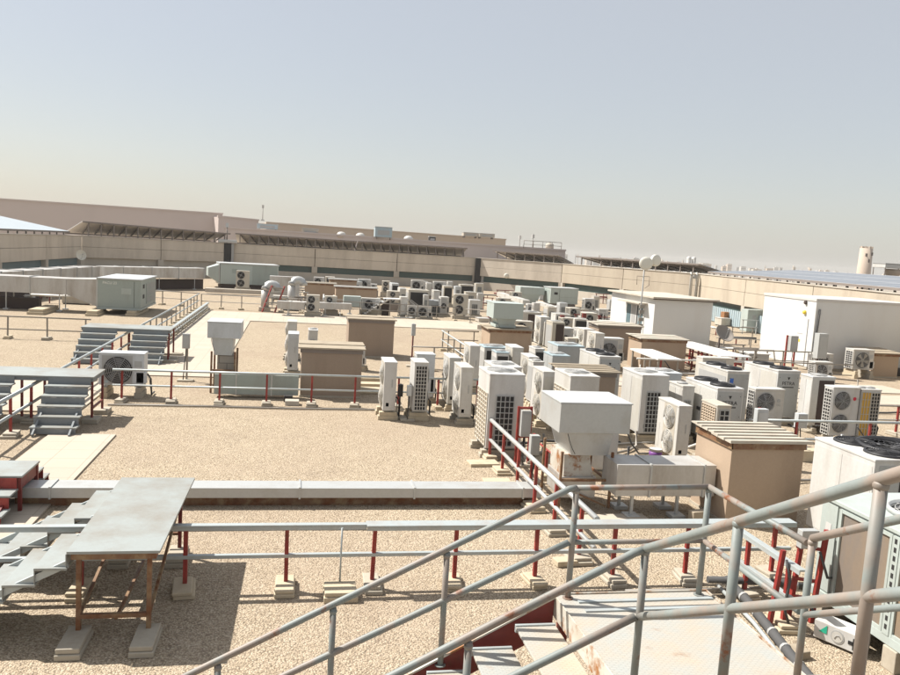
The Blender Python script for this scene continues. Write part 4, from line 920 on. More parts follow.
t = thing('duct_elbow', 'pale green tapering duct elbow behind the centre shed', 'duct', (pg.x, pg.y, .1))
m1 = MB(); m1.hexa([(.3, 0, 0), (1.4, 0, 0), (1.4, 1.4, 0), (.3, 1.4, 0)], [(-.1, -.1, .75), (1.6, -.1, .75), (1.6, 1.5, .75), (-.1, 1.5, .75)]); m1.build('duct_section', 'pale_green', t)
m1 = MB(); m1.box(-.12, -.12, .752, 1.95, 1.52, 1.35, .01); m1.build('duct_head', 'pale_green', t)
# curved outlets and duct maze left of the far sheds
def cowl(label, px, py, zt, r):
    p = at(px, py, zt); t = thing('duct_cowl', label, 'duct cowl', (p.x, p.y, 0), 0)
    m1 = MB(); ar = [(r*1.5*math.cos(a), 0, zt-r*1.4+r*1.4*math.sin(a)) for a in [math.pi*k/8 for k in range(9)]]
    m1.tube(ar, r, 12); m1.build('curved_pipe', 'galv', t)
    m1 = MB(); m1.tube([(-r*1.5, 0, .02), (-r*1.5, 0, zt-r*1.4-.02)], r*.96, 12); m1.build('riser_pipe', 'galv_duct', t)
    m1 = MB(); m1.box(-r*2.8, -r*1.3, 0, -r*.2, r*1.3, .25); m1.build('base_box', 'base_wall', t)
cowl('curved galvanised duct outlet beside the far red ladder', 272, 284.5, 1.55, .24)
cowl('second curved galvanised duct outlet before the far sheds', 298, 280, 1.75, .24)
duct('box duct behind the curved outlets', [tuple(at(270, 276, 1.6))[:2], tuple(at(300, 277.5, 1.6))[:2]], .2, 1.6, .9, 0, 'galv_duct', seam=1)
duct('long galvanised duct before the far sheds', [tuple(at(277, 301, .8))[:2], tuple(at(304, 302.5, .8))[:2]], .4, .8, .6, 1.5, 'galv_duct', seam=1.2)
duct('white duct between the two dark twin fan units', [tuple(at(315, 301.5, .8))[:2], tuple(at(352, 303, .8))[:2]], .4, .75, .6, 1.5, 'galv_duct', seam=1.6)
p = at(344, 296, 1.1)
duct('pale green low box duct near the far white stairs', [(p.x, p.y), (p.x+1.0, p.y)], .5, 1.1, .7, 1, 'pale_green', seam=3)

# round dishes
def dish(label, px, py, D, r, aim, mat='dish', pole_to=0, group=None, z=None):
    d = ray(px, py); t_ = D/d.dot(AZ); p = Vector((0, 0, EYE))+d*t_
    t = thing('round_dish', label, 'dish antenna', (p.x, p.y, p.z), 0, group)
    a = Vector(aim).normalized()
    m1 = MB(); m1.lathe((0, 0, 0), a, [(0.03, -.02), (r*.5, .02), (r*.85, .09*r/.4), (r, .15*r/.4), (r*1.02, .15*r/.4), (r*1.02, .12*r/.4), (r*.5, -.02), (.03, -.05)], 28); m1.build('reflector', mat, t)
    m1 = MB(); m1.tube([-a*.05, -a*.25+Vector((0, 0, -.05))], .04, 8); m1.build('bracket', 'guard_grey', t)
    m1 = MB(); m1.tube([Vector((0, 0, -r))+a*.1, a*r*.9+Vector((0, 0, -r*.2)), a*r*1.0], .012, 6); m1.lathe(a*r*.95, a, [(.03, 0), (.035, .08)], 8); m1.build('feed_arm', 'guard_grey', t)
    return p
def drum_dish(label, px, py, D, r, aim):
    d = ray(px, py); t_ = D/d.dot(AZ); p = Vector((0, 0, EYE))+d*t_; a = Vector(aim).normalized()
    t = thing('round_dish', label, 'dish antenna', p, 0, 'twin round dishes on one mast')
    m1 = MB(); m1.lathe((0, 0, 0), a, [(r*.55, -.22), (r, -.06), (r, .06), (r*.97, .08), (r*.6, .10), (0.01, .105)], 28); m1.build('drum', 'dish', t)
    m1 = MB(); m1.lathe((0, 0, 0), a, [(.05, -.4), (.07, -.225)], 8); m1.build('bracket', 'guard_grey', t)
    return p
pa = drum_dish('lower left of the twin round dishes on the mast', 646, 263.5, 36.2, .30, (-.3, -1, 0))
pb = drum_dish('upper right of the twin round dishes on the mast', 655.5, 260.5, 36.6, .27, (.3, -1, .05))
pm = atD(645, 36.6, 0)
t = thing('antenna_mast', 'tall thin mast with twin dishes in front of the white cabin', 'mast', (pm.x, pm.y, 0))
m1 = MB(); m1.tube([(0, 0, 0), (0, 0, pa.z+.1)], .035, 8); m1.build('pole', 'guard_grey', t)
m1 = MB(); m1.tube([(-.3, 0, pa.z-1.0), (-.32, 0, pa.z-.6), (.3, 0, pa.z-.6), (.3, 0, pa.z-1.0), (.1, 0, pa.z-1.15)], .012, 6); m1.build('cable_loop', 'dark', t)
for z in (1.1, 1.4, 1.75, 2.0): m1 = MB(); m1.box(-.1, -.12, z, .12, -.03, z+.16); m1.build('clamp_box', 'rail_brown', t)
m1 = MB(); m1.box(-.2, -.2, 0, .2, .2, .12); m1.build('base_block', 'block', t)
dish('white dish hung on the left parapet corner', 80.5, 255.5, 66, .42, (.75, -1, .35), 'dish', group=None)
p = at(722, 346, 0); pd_ = dish('large dull dark dish tilted beside the cabin', 723, 335, 33.0, .40, (.12, -.7, .62), 'dish_dark')
m1 = MB(); m1.tube([(0, 0, 0), (0, 0, pd_.z-.12)], .04, 8); o = m1.build('dish_post', 'dark_brown', None, (pd_.x-.1, pd_.y+.08, 0)); tag(o, 'short dark post carrying the dull dark dish', 'post')
t = thing('wall_lamp', 'small round yellowish light on the green glazing band', 'lamp', on_wall(507)+Vector((0, -.3, 1.75)))
m1 = MB(); m1.lathe((0, -.1, 0), (0, -1, 0), [(.26, 0), (.26, .1), (.2, .16), (0, .18)], 18); m1.build('lens', 'dish', t)
m1 = MB(); m1.box(-.1, -.1, -.1, .1, .25, .1); m1.build('bracket', 'guard_grey', t)

# rusty stack, cabinet, corrugated fence at the far right
p = at(733, 326, .0)
for k in range(4):
    m1 = MB(); m1.box(0, 0, .0, .42, .5, .95, .02)
    o = m1.build('rusty_crate', 'cardboard', None, (p.x-.75+.46*k, p.y+.05*k, 0)); tag(o, ['first', 'second', 'third', 'fourth'][k]+' from left of the brown crates beyond the dark dish', 'crate', 'brown crates by the right parapet')
p = at(746, 333, 0)
t = thing('electrical_cabinet', 'pale green electrical cabinet beside the large container', 'cabinet', (p.x, p.y, 0))
m1 = MB(); m1.box(0, 0, .1, 1.2, .8, 1.5, .01); m1.build('casing', 'pale_green', t)
m1 = MB(); m1.box(.35, -.01, .9, .6, -.001, 1.15); m1.build('label_plate', 'guard_grey', t)
m1 = MB(); m1.box(.02, .02, 0, 1.18, .78, .098); m1.build('plinth', 'block', t)
pA, pB = on_wall(702), on_wall(800); L = (pB-pA).length
t = thing('sheet_fence', 'pale blue corrugated sheet screen below the right parapet', 'fence', (pA.x-.6, pA.y-.6, 0), math.atan2(pB.y-pA.y, pB.x-pA.x))
m1 = MB(); n = 90
for k in range(n): m1.box(L*k/n, -.03 if k % 2 else 0, .05, L*(k+1)/n, .03 if k % 2 else .05, 1.15)
m1.build('corrugated_sheet', 'blue_grey', t)
m1 = MB(); m1.box(0, .055, .9, L, .1, 1.0); m1.build('top_rail', 'guard_grey', t)
# white rain pipes on wall joint
p = on_wall(699); t = thing('wall_pipes', 'two white pipes at the joint of the sunlit wall', 'pipe', (p.x-.4, p.y-.4, 0))
for dx in (-.35, .15): m1 = MB(); m1.tube([(dx, 0, .8), (dx, 0, 3.2), (dx+.05, .2, 3.45)], .12, 8); m1.build('pipe', 'white', t)
m1 = MB(); m1.box(-.2, -.1, 3.0, .2, .1, 3.3); m1.build('bracket', 'guard_grey', t)
for px, lab in ((228, 'dark vertical gap with drain at the left wall joint'), (479, 'dark drain shaft at the middle wall joint')):
    p = on_wall(px); t = thing('drain_shaft', lab, 'drain', (p.x, p.y, 0), R(3))
    m1 = MB(); m1.box(-.35, -.25, .4, .35, -.06, 3.38); m1.build('shaft', 'dark', t)
    m1 = MB(); m1.box(.38, -.3, .4, .62, -.06, 3.4); m1.build('pipe', 'guard_grey', t)
    if px == 228: m1 = MB(); m1.box(-.9, -.5, 3.45, .9, .2, 3.75, .05); m1.build('hopper', 'galv', t)
# ================================================================== RAILINGS
def railing(label, P, Q, zt, zm, posts, top='tube', tr=.025, mt='rail_galv', mp='red', block='along', wide=.1, group='low walkway railings', pr=.024, blk=True, z0=.1, wts=None, name='walkway_railing', midshape=None):
    P, Q = Vector((*P, 0)), Vector((*Q, 0)); d = (Q-P).normalized(); L = (Q-P).length
    t = thing(name, label, 'railing', P, math.atan2(d.y, d.x), group)
    if top == 'tube': m1 = MB(); m1.tube([(0, 0, zt), (L, 0, zt)], tr, 10); m1.build('top_rail', mt, t)
    elif top == 'flat':
        m1 = MB()
        segs = wts or [(0, L, wide)]
        for (a, c, ww) in segs:
            m1.box(a, -ww/2, zt-.012, c, ww/2, zt+.012, .003); m1.box(a, -ww/2, zt-.05, c, -ww/2+.008, zt-.0125)
        m1.build('top_rail', mt, t)
    if zm:
        m1 = MB()
        if (midshape or top) == 'tube': m1.tube([(0, 0, zm), (L, 0, zm)], tr*.85, 8)
        else: m1.box(0, -.03, zm-.022, L, .03, zm+.022, .004)
        m1.build('mid_rail', mt, t)
    rr = random.Random(int(abs(P.x*100)))
    for s in posts:
        jx = rr.uniform(-.012, .012)
        m1 = MB(); m1.bar((s+jx, 0, z0*.9 if blk else 0), (s, 0, zt-.02), pr*2); o = m1.build('post', mp, t)
        if blk:
            a = rr.uniform(.12, .15); l2 = rr.uniform(.20, .27); m1 = MB()
            j1, j2 = rr.uniform(-.02, .02), rr.uniform(-.02, .02); q1_ = rr.uniform(.8, 1.15)
            if block == 'along': m1.box(-l2*q1_, -a, 0, l2*.8, a, z0*.55, .014); m1.box(-l2*.9+j1, -a*.9+j2, z0*.56, l2*.75*q1_+j1, a*.85+j2, z0, .012)
            else: m1.box(-a*.85, -l2*1.2*q1_, 0, a*.85, l2, z0*.55, .014); m1.box(-a*.8+j1, -l2*1.1+j2, z0*.56, a*.75+j1, l2*.9*q1_+j2, z0, .012)
            m1.build('foot_block', 'block_pale' if rr.random() < .5 else 'block', o, (s, 0, 0), rr.uniform(-.14, .14))
    return t
PX = lambda x0, x1, st, off=0: [x0+off+st*k for k in range(int((x1-x0-off)/st)+1)]
railing('long galvanised front rail on red posts crossing the near gravel', (-8.5, 9.37), (6.75, 9.37), .80, .42, [.9, 1.95, 3.0, 4.05, 5.1, 6.2, 7.34, 8.5, 9.56, 10.58, 11.63, 12.69, 13.72, 15.0], 'flat', mt='rail_galv', block='across', wts=[(0, 9.45, .09), (9.45, 15.25, .19)])
railing('galvanised rail on red posts running away beside the exhaust hood', (3.98, 15.45), (3.98, 9.50), .80, .40, [.12, 1.15, 2.2, 3.25, 4.3, 5.4], 'tube', .04, 'galv', 'red', 'along')
railing('short red post rail between exhaust hood frame and front rail', (4.75, 15.2), (4.75, 12.9), .55, None, [.2, 1.2, 2.1], 'tube', .018, 'red', 'red', 'along', group=None)
railing('short galvanised rail turning toward the viewer by the red ladder', (5.78, 9.2), (5.78, 7.75), .80, .40, [.35, 1.2], 'flat', wide=.09, mt='rail_galv', block='along')
railing('rear galvanised rail on red posts across the middle gravel', (-4.3, 20.22), (4.9, 20.22), .80, .42, [.22, 1.37, 2.52, 3.66, 4.78, 5.88, 7.0, 8.05, 9.1], 'tube', .028, 'rail_galv', 'red', 'across')
railing('left rail running away past the left crossover stairs', (-5.42, 15.0), (-5.42, 28.6), .80, .42, PX(0, 13.6, 1.25, .4), 'tube', .038, 'rail_galv', 'red', 'along')
railing('far left rail running away on brown posts to the far walkway', (-5.42, 28.7), (-5.42, 46.8), .80, .42, PX(0, 18.1, 1.3, .5), 'tube', .035, 'rail_galv', 'rail_brown', 'along')
railing('dark rail on the inner side of the far left walkway', (-4.85, 30.2), (-4.85, 46.3), .38, .16, PX(0, 16, .62, .3), 'flat', wide=.14, mt='rail_galv', mp='rail_brown', block='along')
railing('thin dusty rail at the left edge of the gravel', (-16, 31.15), (-7.4, 31.15), .80, .34, PX(0, 8.6, 1.32, .5), 'tube', .025, 'rail_brown', 'rail_brown', 'across')
railing('thin dusty rail along the far walkway before the duct maze', (-5.3, 46.9), (9.4, 45.6), .80, .4, PX(0, 14.7, 1.12, .02), 'tube', .025, 'rail_brown', 'rail_brown', 'across')
railing('thin dusty rail behind the far walkway toward the centre', (-8.7, 48.2), (-5.4, 47.2), .80, .4, PX(0, 3.3, 1.12, .1), 'tube', .022, 'rail_brown', 'rail_brown', 'across')
railing('thin rail beyond the right end of the far walkway', (9.6, 44.6), (14.6, 44.0), .80, .4, PX(0, 5, 1.2, .3), 'tube', .025, 'rail_brown', 'rail_brown', 'across')
railing('short brown rail left of the centre shed', (3.98, 26.7), (5.95, 26.7), .80, .42, [.75, 1.9], 'tube', .025, 'rail_brown', 'rail_brown', 'across')
railing('brown rail running away beside the centre shed', (6.0, 27.0), (6.0, 32.3), .80, .42, PX(0, 5.3, 1.2, .2), 'tube', .03, 'rail_galv', 'rail_brown', 'along')
railing('short brown rail behind the centre gravel patch', (6.0, 32.4), (7.6, 32.4), .80, .42, [.3, 1.4], 'tube', .025, 'rail_brown', 'rail_brown', 'across')
railing('grey pipe rail crossing in front of the red emblem condenser', (10.05, 15.87), (17, 15.87), .80, .38, [.1, 1.2, 3.1, 4.4, 5.9], 'tube', .033, 'rail_galv', 'red', 'across')
railing('thin rail between white chillers and the large container', (16.9, 29.6), (21.3, 29.6), .80, .4, PX(0, 4.3, 1.3, .5), 'tube', .025, 'rail_brown', 'rail_brown', 'across')
railing('thin rail crossing behind the right white chillers', (14.0, 26.0), (20.5, 26.0), .80, .4, PX(0, 6.4, 1.5, .5), 'tube', .025, 'rail_brown', 'rail_brown', 'across')
railing('white pipe rail passing in front of the red pipe rack', (11.5, 25.2), (16.6, 25.2), .86, .4, PX(0, 5.1, 1.4, .9), 'tube', .03, 'white', 'red', 'across')
railing('low red and brown rail at the right edge of the gravel', (14.7, 18.0), (18.5, 18.0), .80, .42, [.1, 1.0, 2.0, 3.1], 'tube', .025, 'rail_brown', 'red', 'across')
railing('thin rail at the right edge running away from the viewer', (14.7, 18.1), (14.7, 22.4), .80, .42, [1.2, 2.4, 3.6], 'tube', .02, 'rail_brown', 'red', 'along')
railing('thin rail beyond the large dish by the parapet', (19.5, 34.2), (24, 33.6), .80, .4, PX(0, 4.5, 1.3, .4), 'tube', .02, 'rail_brown', 'rail_brown', 'across')

# ================================================================== CROSSOVER STAIRS
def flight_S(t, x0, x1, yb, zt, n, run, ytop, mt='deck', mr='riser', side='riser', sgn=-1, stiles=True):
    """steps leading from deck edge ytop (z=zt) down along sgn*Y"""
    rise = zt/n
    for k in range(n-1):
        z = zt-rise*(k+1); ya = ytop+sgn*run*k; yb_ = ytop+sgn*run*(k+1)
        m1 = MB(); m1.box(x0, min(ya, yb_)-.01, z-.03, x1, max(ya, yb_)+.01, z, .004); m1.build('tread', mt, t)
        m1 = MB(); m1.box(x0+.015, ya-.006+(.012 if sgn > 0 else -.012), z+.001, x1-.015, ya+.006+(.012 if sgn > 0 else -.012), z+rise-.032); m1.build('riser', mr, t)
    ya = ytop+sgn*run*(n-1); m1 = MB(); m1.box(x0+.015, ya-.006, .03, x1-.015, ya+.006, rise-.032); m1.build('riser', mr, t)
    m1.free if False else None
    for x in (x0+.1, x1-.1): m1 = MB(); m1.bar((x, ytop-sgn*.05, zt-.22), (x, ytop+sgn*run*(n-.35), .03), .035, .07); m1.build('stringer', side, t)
# left crossover (two flights with the rail between)
t = thing('crossover_stairs', 'grey painted crossover stairs at the left with two flights', 'steps', (0, 0, 0))
m1 = MB(); m1.box(-7.3, 17.97, .97, -4.2, 19.05, 1.0, .004); m1.build('deck_plate', 'deck', t)
m1 = MB(); m1.box(-7.28, 17.99, .89, -4.22, 18.03, .965); m1.box(-4.26, 18.03, .89, -4.22, 19.0, .965); m1.build('deck_edge', 'riser', t)
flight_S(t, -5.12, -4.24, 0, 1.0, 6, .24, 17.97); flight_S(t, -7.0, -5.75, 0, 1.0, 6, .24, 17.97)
for x, y in ((-4.25, 18.05), (-4.25, 18.98), (-5.2, 18.05), (-5.2, 18.98), (-7.2, 18.98), (-5.65, 18.05)):
    m1 = MB(); m1.bar((x, y, .08), (x, y, .965), .045); o = m1.build('leg', 'red_dark', t); m1 = MB(); m1.box(x-.16, y-.22, 0, x+.16, y+.22, .1, .01); m1.build('foot_block', 'block', o)
m1 = MB(); m1.bar((-4.25, 18.08, .3), (-4.25, 18.95, .3), .04); m1.bar((-5.2, 18.08, .3), (-5.2, 18.95, .3), .04); m1.build('brace', 'red_dark', t)
# middle distance crossover
t = thing('crossover_stairs', 'farther grey crossover stairs behind the single fan condenser', 'steps', (0, 0, 0))
m1 = MB(); m1.box(-6.75, 27.1, .97, -4.0, 28.3, 1.0, .004); m1.build('deck_plate', 'deck', t)
m1 = MB(); m1.box(-6.73, 27.12, .89, -4.02, 27.16, .965); m1.build('deck_edge', 'riser', t)
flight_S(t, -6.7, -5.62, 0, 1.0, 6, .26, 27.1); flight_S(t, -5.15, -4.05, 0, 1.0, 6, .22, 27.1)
for x, y in ((-4.05, 27.2), (-4.05, 28.2), (-5.2, 28.2), (-5.5, 28.2), (-6.7, 28.2), (-3.98, 26.6)):
    m1 = MB(); m1.bar((x, y, .08), (x, y, .965 if y > 27 else .7), .05); o = m1.build('leg', 'red_dark', t); m1 = MB(); m1.box(x-.3, y-.22, 0, x+.3, y+.22, .1, .01); m1.build('foot_block', 'block', o)
# near red sided steps at the left edge
t = thing('crossover_stairs', 'low red sided steps over the duct at the left edge', 'steps', (0, 0, 0))
ya_, yb2, xr_ = at(21, 476, .56).y, 12.95, at(22, 476, .56).x
m1 = MB(); m1.box(-5.6, ya_, .53, xr_, yb2, .56, .004); m1.build('deck_plate', 'deck', t)
flight_S(t, -5.5, xr_-.05, 0, .56, 3, .33, ya_, 'deck', 'red', 'red_dark'); flight_S(t, -5.5, xr_-.03, 0, .56, 3, .3, yb2, 'deck', 'red', 'red_dark', 1)
m1 = MB(); m1.box(xr_-.06, ya_+.03, .35, xr_-.03, yb2-.03, .525); m1.build('side_sheet', 'red_dark', t)
for x, y in ((xr_-.04, ya_+.04), (xr_-.04, yb2-.04), (-5.5, ya_+.04), (-5.5, yb2-.04)): m1 = MB(); m1.bar((x, y, 0), (x, y, .525), .05); m1.build('leg', 'red_dark', t)
# near table like crossover with side stairs
t = thing('crossover_stairs', 'near crossover platform with blotched grey deck and side steps', 'steps', (0, 0, 0))
m1 = MB(); m1.hexa([(-2.13, 8.10, .972), (-1.25, 8.10, .972), (-1.22, 10.62, .972), (-2.13, 10.62, .972)], [(-2.13, 8.10, 1.0), (-1.25, 8.10, 1.0), (-1.22, 10.62, 1.0), (-2.13, 10.62, 1.0)]); m1.build('deck_plate', 'deck', t)
m1 = MB(); m1.box(-2.10, 8.14, .90, -1.29, 8.18, .97); m1.box(-2.10, 10.5, .90, -1.29, 10.55, .97); m1.box(-2.1, 8.18, .90, -2.06, 10.5, .97); m1.box(-1.33, 8.18, .90, -1.29, 10.5, .97); m1.build('deck_frame', 'rust', t)
m1 = MB(); m1.box(-2.0, 9.1, .60, -1.4, 9.3, .80, .01); m1.build('cross_channel', 'rust', t)
for x, y in ((-2.05, 8.25), (-1.37, 8.25), (-2.05, 10.45), (-1.37, 10.45)):
    m1 = MB(); m1.bar((x, y, .10), (x, y, .97), .045); o = m1.build('leg', 'rust' if y < 9 else 'red_dark', t)
    m1 = MB(); m1.box(x-.12, y-.42, 0, x+.12, y+.12, .06, .01); m1.box(x-.115, y-.40, .061, x+.11, y+.1, .115, .012); m1.build('foot_block', 'block', o)
m1 = MB(); m1.bar((-2.03, 8.25, .26), (-1.39, 8.25, .26), .045); m1.bar((-2.03, 10.45, .3), (-1.39, 10.45, .3), .035); m1.bar((-1.37, 8.28, .25), (-1.37, 10.42, .75), .03); m1.bar((-2.05, 8.28, .25), (-2.05, 10.42, .6), .03); m1.bar((-1.7, 8.3, .2), (-1.7, 10.3, .2), .03); m1.build('brace', 'rust', t)
for (ya, yb_, nm) in ((8.1, 9.05, ''), (9.55, 10.6, '')):
    n = 6; rise = 1.0/n; run = .29
    for k in range(n-1):
        z = 1.0-rise*(k+1); xa = -2.13-run*k
        m1 = MB(); m1.box(xa-run-.012, ya, z-.028, xa+.004, yb_, z, .004); m1.build('tread', 'deck', t)
        m1 = MB(); m1.box(xa-.012, ya+.01, z+.001, xa-.004, yb_-.01, z+rise-.03); m1.build('riser', 'deck', t)
    for y in (ya+.05, yb_-.05): m1 = MB(); m1.bar((-2.13, y, .86), (-2.13-run*n, y, -.03+.05), .035, .07); m1.build('stringer', 'rail_galv', t)
# white zigzag stairs far
t = thing('crossover_stairs', 'small white zigzag stairs beyond the far walkway', 'steps', (0, 0, 0))
x0 = 3.85; n = 6; yb0 = 46.6
for k in range(n):
    z = 1.05*(k+1)/n; m1 = MB(); m1.box(x0+.25*k, yb0, z-.05, x0+.25*(k+1), yb0+.8, z); m1.build('tread', 'stair_white', t)
    m1 = MB(); m1.box(x0+.25*k, yb0-.04, z-1.05/n, x0+.25*k+.09, yb0-.005, z); m1.box(x0+.25*k, yb0-.04, z-.09, x0+.25*(k+1), yb0-.005, z+.0); m1.build('side_edge', 'stair_white', t)
m1 = MB(); m1.box(x0+1.5, yb0-.04, 1.0, x0+2.7, yb0+.8, 1.06); m1.build('deck_plate', 'stair_white', t)
for x in (x0+1.6, x0+2.6): m1 = MB(); m1.bar((x, yb0, 0), (x, yb0, 1.0), .06); m1.build('leg', 'rail_brown', t)
m1 = MB(); m1.bar((x0+2.7, yb0, .98), (x0+4.0, yb0-.6, .05), .1, .1); m1.bar((x0+2.9, yb0+.7, .98), (x0+4.2, yb0+.1, .05), .1, .1); m1.build('stringer', 'rail_brown', t)
m1 = MB(); m1.prism([(x0+.3, yb0+.4, 0), (x0+1.6, yb0+.4, 0), (x0+1.6, yb0+.4, .95), (x0+1.3, yb0+.4, .75)], (0, .05, 0)); m1.build('shade_sheet', 'dark_brown', t)  # dark sheet added as the shadowed background behind the steps
# far red ladder
p = at(262, 312, 0); t = thing('red_ladder', 'small red and grey step ladder by the curved outlets', 'ladder', (p.x, p.y, 0))
for dx in (0, .7): m1 = MB(); m1.bar((dx, 0, 0), (dx+.5, .3, 1.5), .07); m1.build('stile', 'red', t)
m1 = MB()
for k in range(5): m1.bar((.1*k+.05, .06*k, .25+.28*k), (.1*k+.75, .06*k, .25+.28*k), .06)
m1.build('rungs', 'rail_brown', t)

# ================================================================== FOREGROUND ACCESS STAIRS
LX0, LX1, LY0, LY1, LZ = 2.16, 3.50, 4.40, 5.90, 1.45
t = thing('access_stairs', 'rusty grey pipe railed stairs with landing in the foreground', 'stairs', (0, 0, 0))
m1 = MB(); m1.box(LX0, LY0, LZ-.025, LX1, LY1, LZ, .004); m1.build('landing_plate', 'chequer', t)
m1 = MB(); m1.box(LX0-.012, LY0-.05, LZ-.16, LX0-.002, LY1+.02, LZ+.012); m1.box(LX1+.002, LY0-.05, LZ-.16, LX1+.012, LY1+.02, LZ+.012); m1.box(LX0, LY1+.003, LZ-.16, LX1, LY1+.015, LZ+.012)
m1.build('landing_edge', 'rust_plate', t)
m1 = MB(); m1.box(LX0+.15, LY1-.16, LZ+.001, LX1-.02, LY1-.12, LZ+.012); m1.box(LX0+.15, LY1-.32, LZ+.001, LX1-.02, LY1-.28, LZ+.012); m1.build('kerb_strip', 'rail_galv', t)
for x, y in ((LX0+.06, LY0+.06), (LX1-.06, LY0+.06), (LX0+.06, LY1-.06), (LX1-.06, LY1-.06)): m1 = MB(); m1.bar((x, y, 0), (x, y, LZ-.03), .07); m1.build('leg', 'red_dark', t)
# lower flight toward -X
n = 8; rise = LZ/n; run = .345
for k in range(n-1):
    z = LZ-rise*(k+1); xa = LX0-run*k
    m1 = MB(); m1.box(xa-run-.015, LY0+.12, z-.02, xa-.03, LY1-.16, z, .003); m1.build('tread', 'chequer', t)
    m1 = MB(); m1.box(xa-run-.015, LY1-.158, z-.05, xa-.03, LY1-.13, z+.012, .003); m1.build('tread_end', 'rail_galv', t); m1 = MB(); m1.box(xa-run-.015, LY0+.09, z-.05, xa-.03, LY0+.118, z+.012, .003); m1.build('tread_end', 'rail_galv', t)
for y, w_ in ((LY1-.05, .03), (LY0+.05, .03)):
    m1 = MB(); m1.prism([(LX0-.02, y, LZ-.28), (LX0-.02, y, LZ-.0), (LX0-run*n, y, .0), (LX0-run*n, y, -.0+.001), (LX0-run*n+.5, y, 0)], (0, w_, 0)); m1.build('stringer', 'red_dark', t)
    m1 = MB(); m1.bar((LX0-.02, y+.015, LZ+.01), (LX0-run*n, y+.015, .02), .07, .015); m1.build('stringer_flange', 'rust_plate', t)
# upper flight toward -Y
n2 = 7; rise2 = .164; run2 = .31; ZU = LZ+rise2*n2
for k in range(n2):
    z = LZ+rise2*(k+1); ya = LY0-.10-run2*k
    m1 = MB(); m1.box(LX0+.14, ya-run2-.01, z-.02, LX1-.08, ya, z, .003); m1.build('tread', 'chequer', t)
for x in (LX0+.08, LX1-.06):
    m1 = MB(); m1.bar((x, LY0, LZ-.05), (x, LY0-.1-run2*n2, ZU-.05), .03, .2); m1.build('stringer', 'red_dark', t)
YU = LY0-.10-run2*n2
m1 = MB(); m1.box(LX0+.02, -2.2, ZU-.03, LX1, YU-.02, ZU+.0); m1.box(-2.2, -2.2, ZU-.03, LX0+.018, -.35, ZU); m1.build('upper_plate', 'chequer', t)
for x, y in ((LX0+.1, YU-.1), (LX1-.06, YU-.1), (-2.1, -.45), (-2.1, -2.1), (LX1-.06, -2.1), (.2, -.45)): m1 = MB(); m1.bar((x, y, 0), (x, y, ZU-.035), .08); m1.build('leg', 'red_dark', t)
# rails
RZ = .95; RM = .47; r = .0265
XL, XR, YN, YF = 2.25, 3.40, 4.55, 5.84
sl = .50; slu = rise2/run2
rj = random.Random(9)
def wob(pts):
    out = [Vector(pts[0])]
    for a, c in zip(pts, pts[1:]):
        a, c = Vector(a), Vector(c); n = int((c-a).length/.45)
        for k in range(1, n): out.append(a.lerp(c, k/n)+Vector((rj.uniform(-1, 1), rj.uniform(-1, 1), rj.uniform(-1, 1)))*.0022)
        out.append(c)
    return out
def hr(pts, mat='pipe', rr=r, name='handrail'): m1 = MB(); m1.tube(wob(pts), rr, 14); return m1.build(name, mat, t)
def post(x, y, z0, z1, mat='pipe', rr=r*.92): m1 = MB(); m1.tube([(x, y, z0), (x, y, z1)], rr, 14); m1.lathe((x, y, z0), (0, 0, 1), [(rr*1.8, 0), (rr*1.8, .008)], 12); m1.lathe((x, y, z1-.045), (0, 0, 1), [(rr*1.0, 0), (rr*1.16, .008), (rr*1.2, .02), (rr*1.1, .03)], 14); return m1.build('post', mat, t)
xe = XL-3.3
hr([(XL+.0, YF, LZ+RZ-.03), (XL-.06, YF, LZ+RZ-.04), (xe, YF, LZ+RZ-.04-sl*3.24)], 'pipe_rust')           # far lower rail
hr([(XL-.03, YF, LZ+RM), (xe, YF, LZ+RM-sl*3.27+.1)])
hr([(XL-.0, YN, LZ+RZ-.03), (XL-.07, YN, LZ+RZ-.05), (xe, YN, LZ+RZ-.05-sl*3.23)], 'pipe')
hr([(XL-.03, YN, LZ+RM), (xe, YN, LZ+RM-sl*3.27+.1)])
for k, dx in enumerate((1.02, 1.88, 2.72)):
    post(XL-dx, YF, LZ-sl*dx-.02, LZ+RZ-.04-sl*dx); post(XL-dx-.1, YN, LZ-sl*(dx+.1)-.02, LZ+RZ-.05-sl*(dx+.1))
hr([(XL, YF, LZ+RZ-.03), (XR, YF, LZ+RZ-.02)], 'pipe_rust', r*.85); hr([(XL, YF, LZ+RM), (XR, YF, LZ+RM)], 'pipe_rust', r*.8)
hr([(XR, YF, LZ+RZ-.02), (XR, YN, LZ+RZ)], 'pipe_rust', r*.9); hr([(XR, YF, LZ+RM), (XR, YN, LZ+RM)], 'pipe_rust', r*.85)
post(XL, YF, LZ, LZ+RZ-.03, 'pipe_rust'); post(XR, YF, LZ, LZ+RZ-.02, 'pipe'); post(XL, YN, LZ, LZ+RZ-.02); post(XR, YN-.05, LZ, LZ+RZ+.05, 'pipe_rust')
UY = YU-.05; LU = YN-UY
hr([(XL, YN+.02, LZ+RZ-.03), (XL, YN-.05, LZ+RZ+.0), (XL, UY, LZ+RZ+slu*LU), (XL, -.3, LZ+RZ+slu*LU)], 'pipe_rust', r*1.08)
hr([(XL, YN, LZ+RM), (XL, UY, LZ+RM+slu*LU), (XL, -.3, LZ+RM+slu*LU)], 'pipe', r)
hr([(XR, YN-.05, LZ+RZ+.05), (XR, UY, LZ+RZ+.05+slu*LU), (XR, -2.1, LZ+RZ+.05+slu*LU)], 'pipe_rust', r)
hr([(XR, YN-.05, LZ+RM), (XR, UY, LZ+RM+slu*LU), (XR, -2.1, LZ+RM+slu*LU)], 'pipe', r*.8)
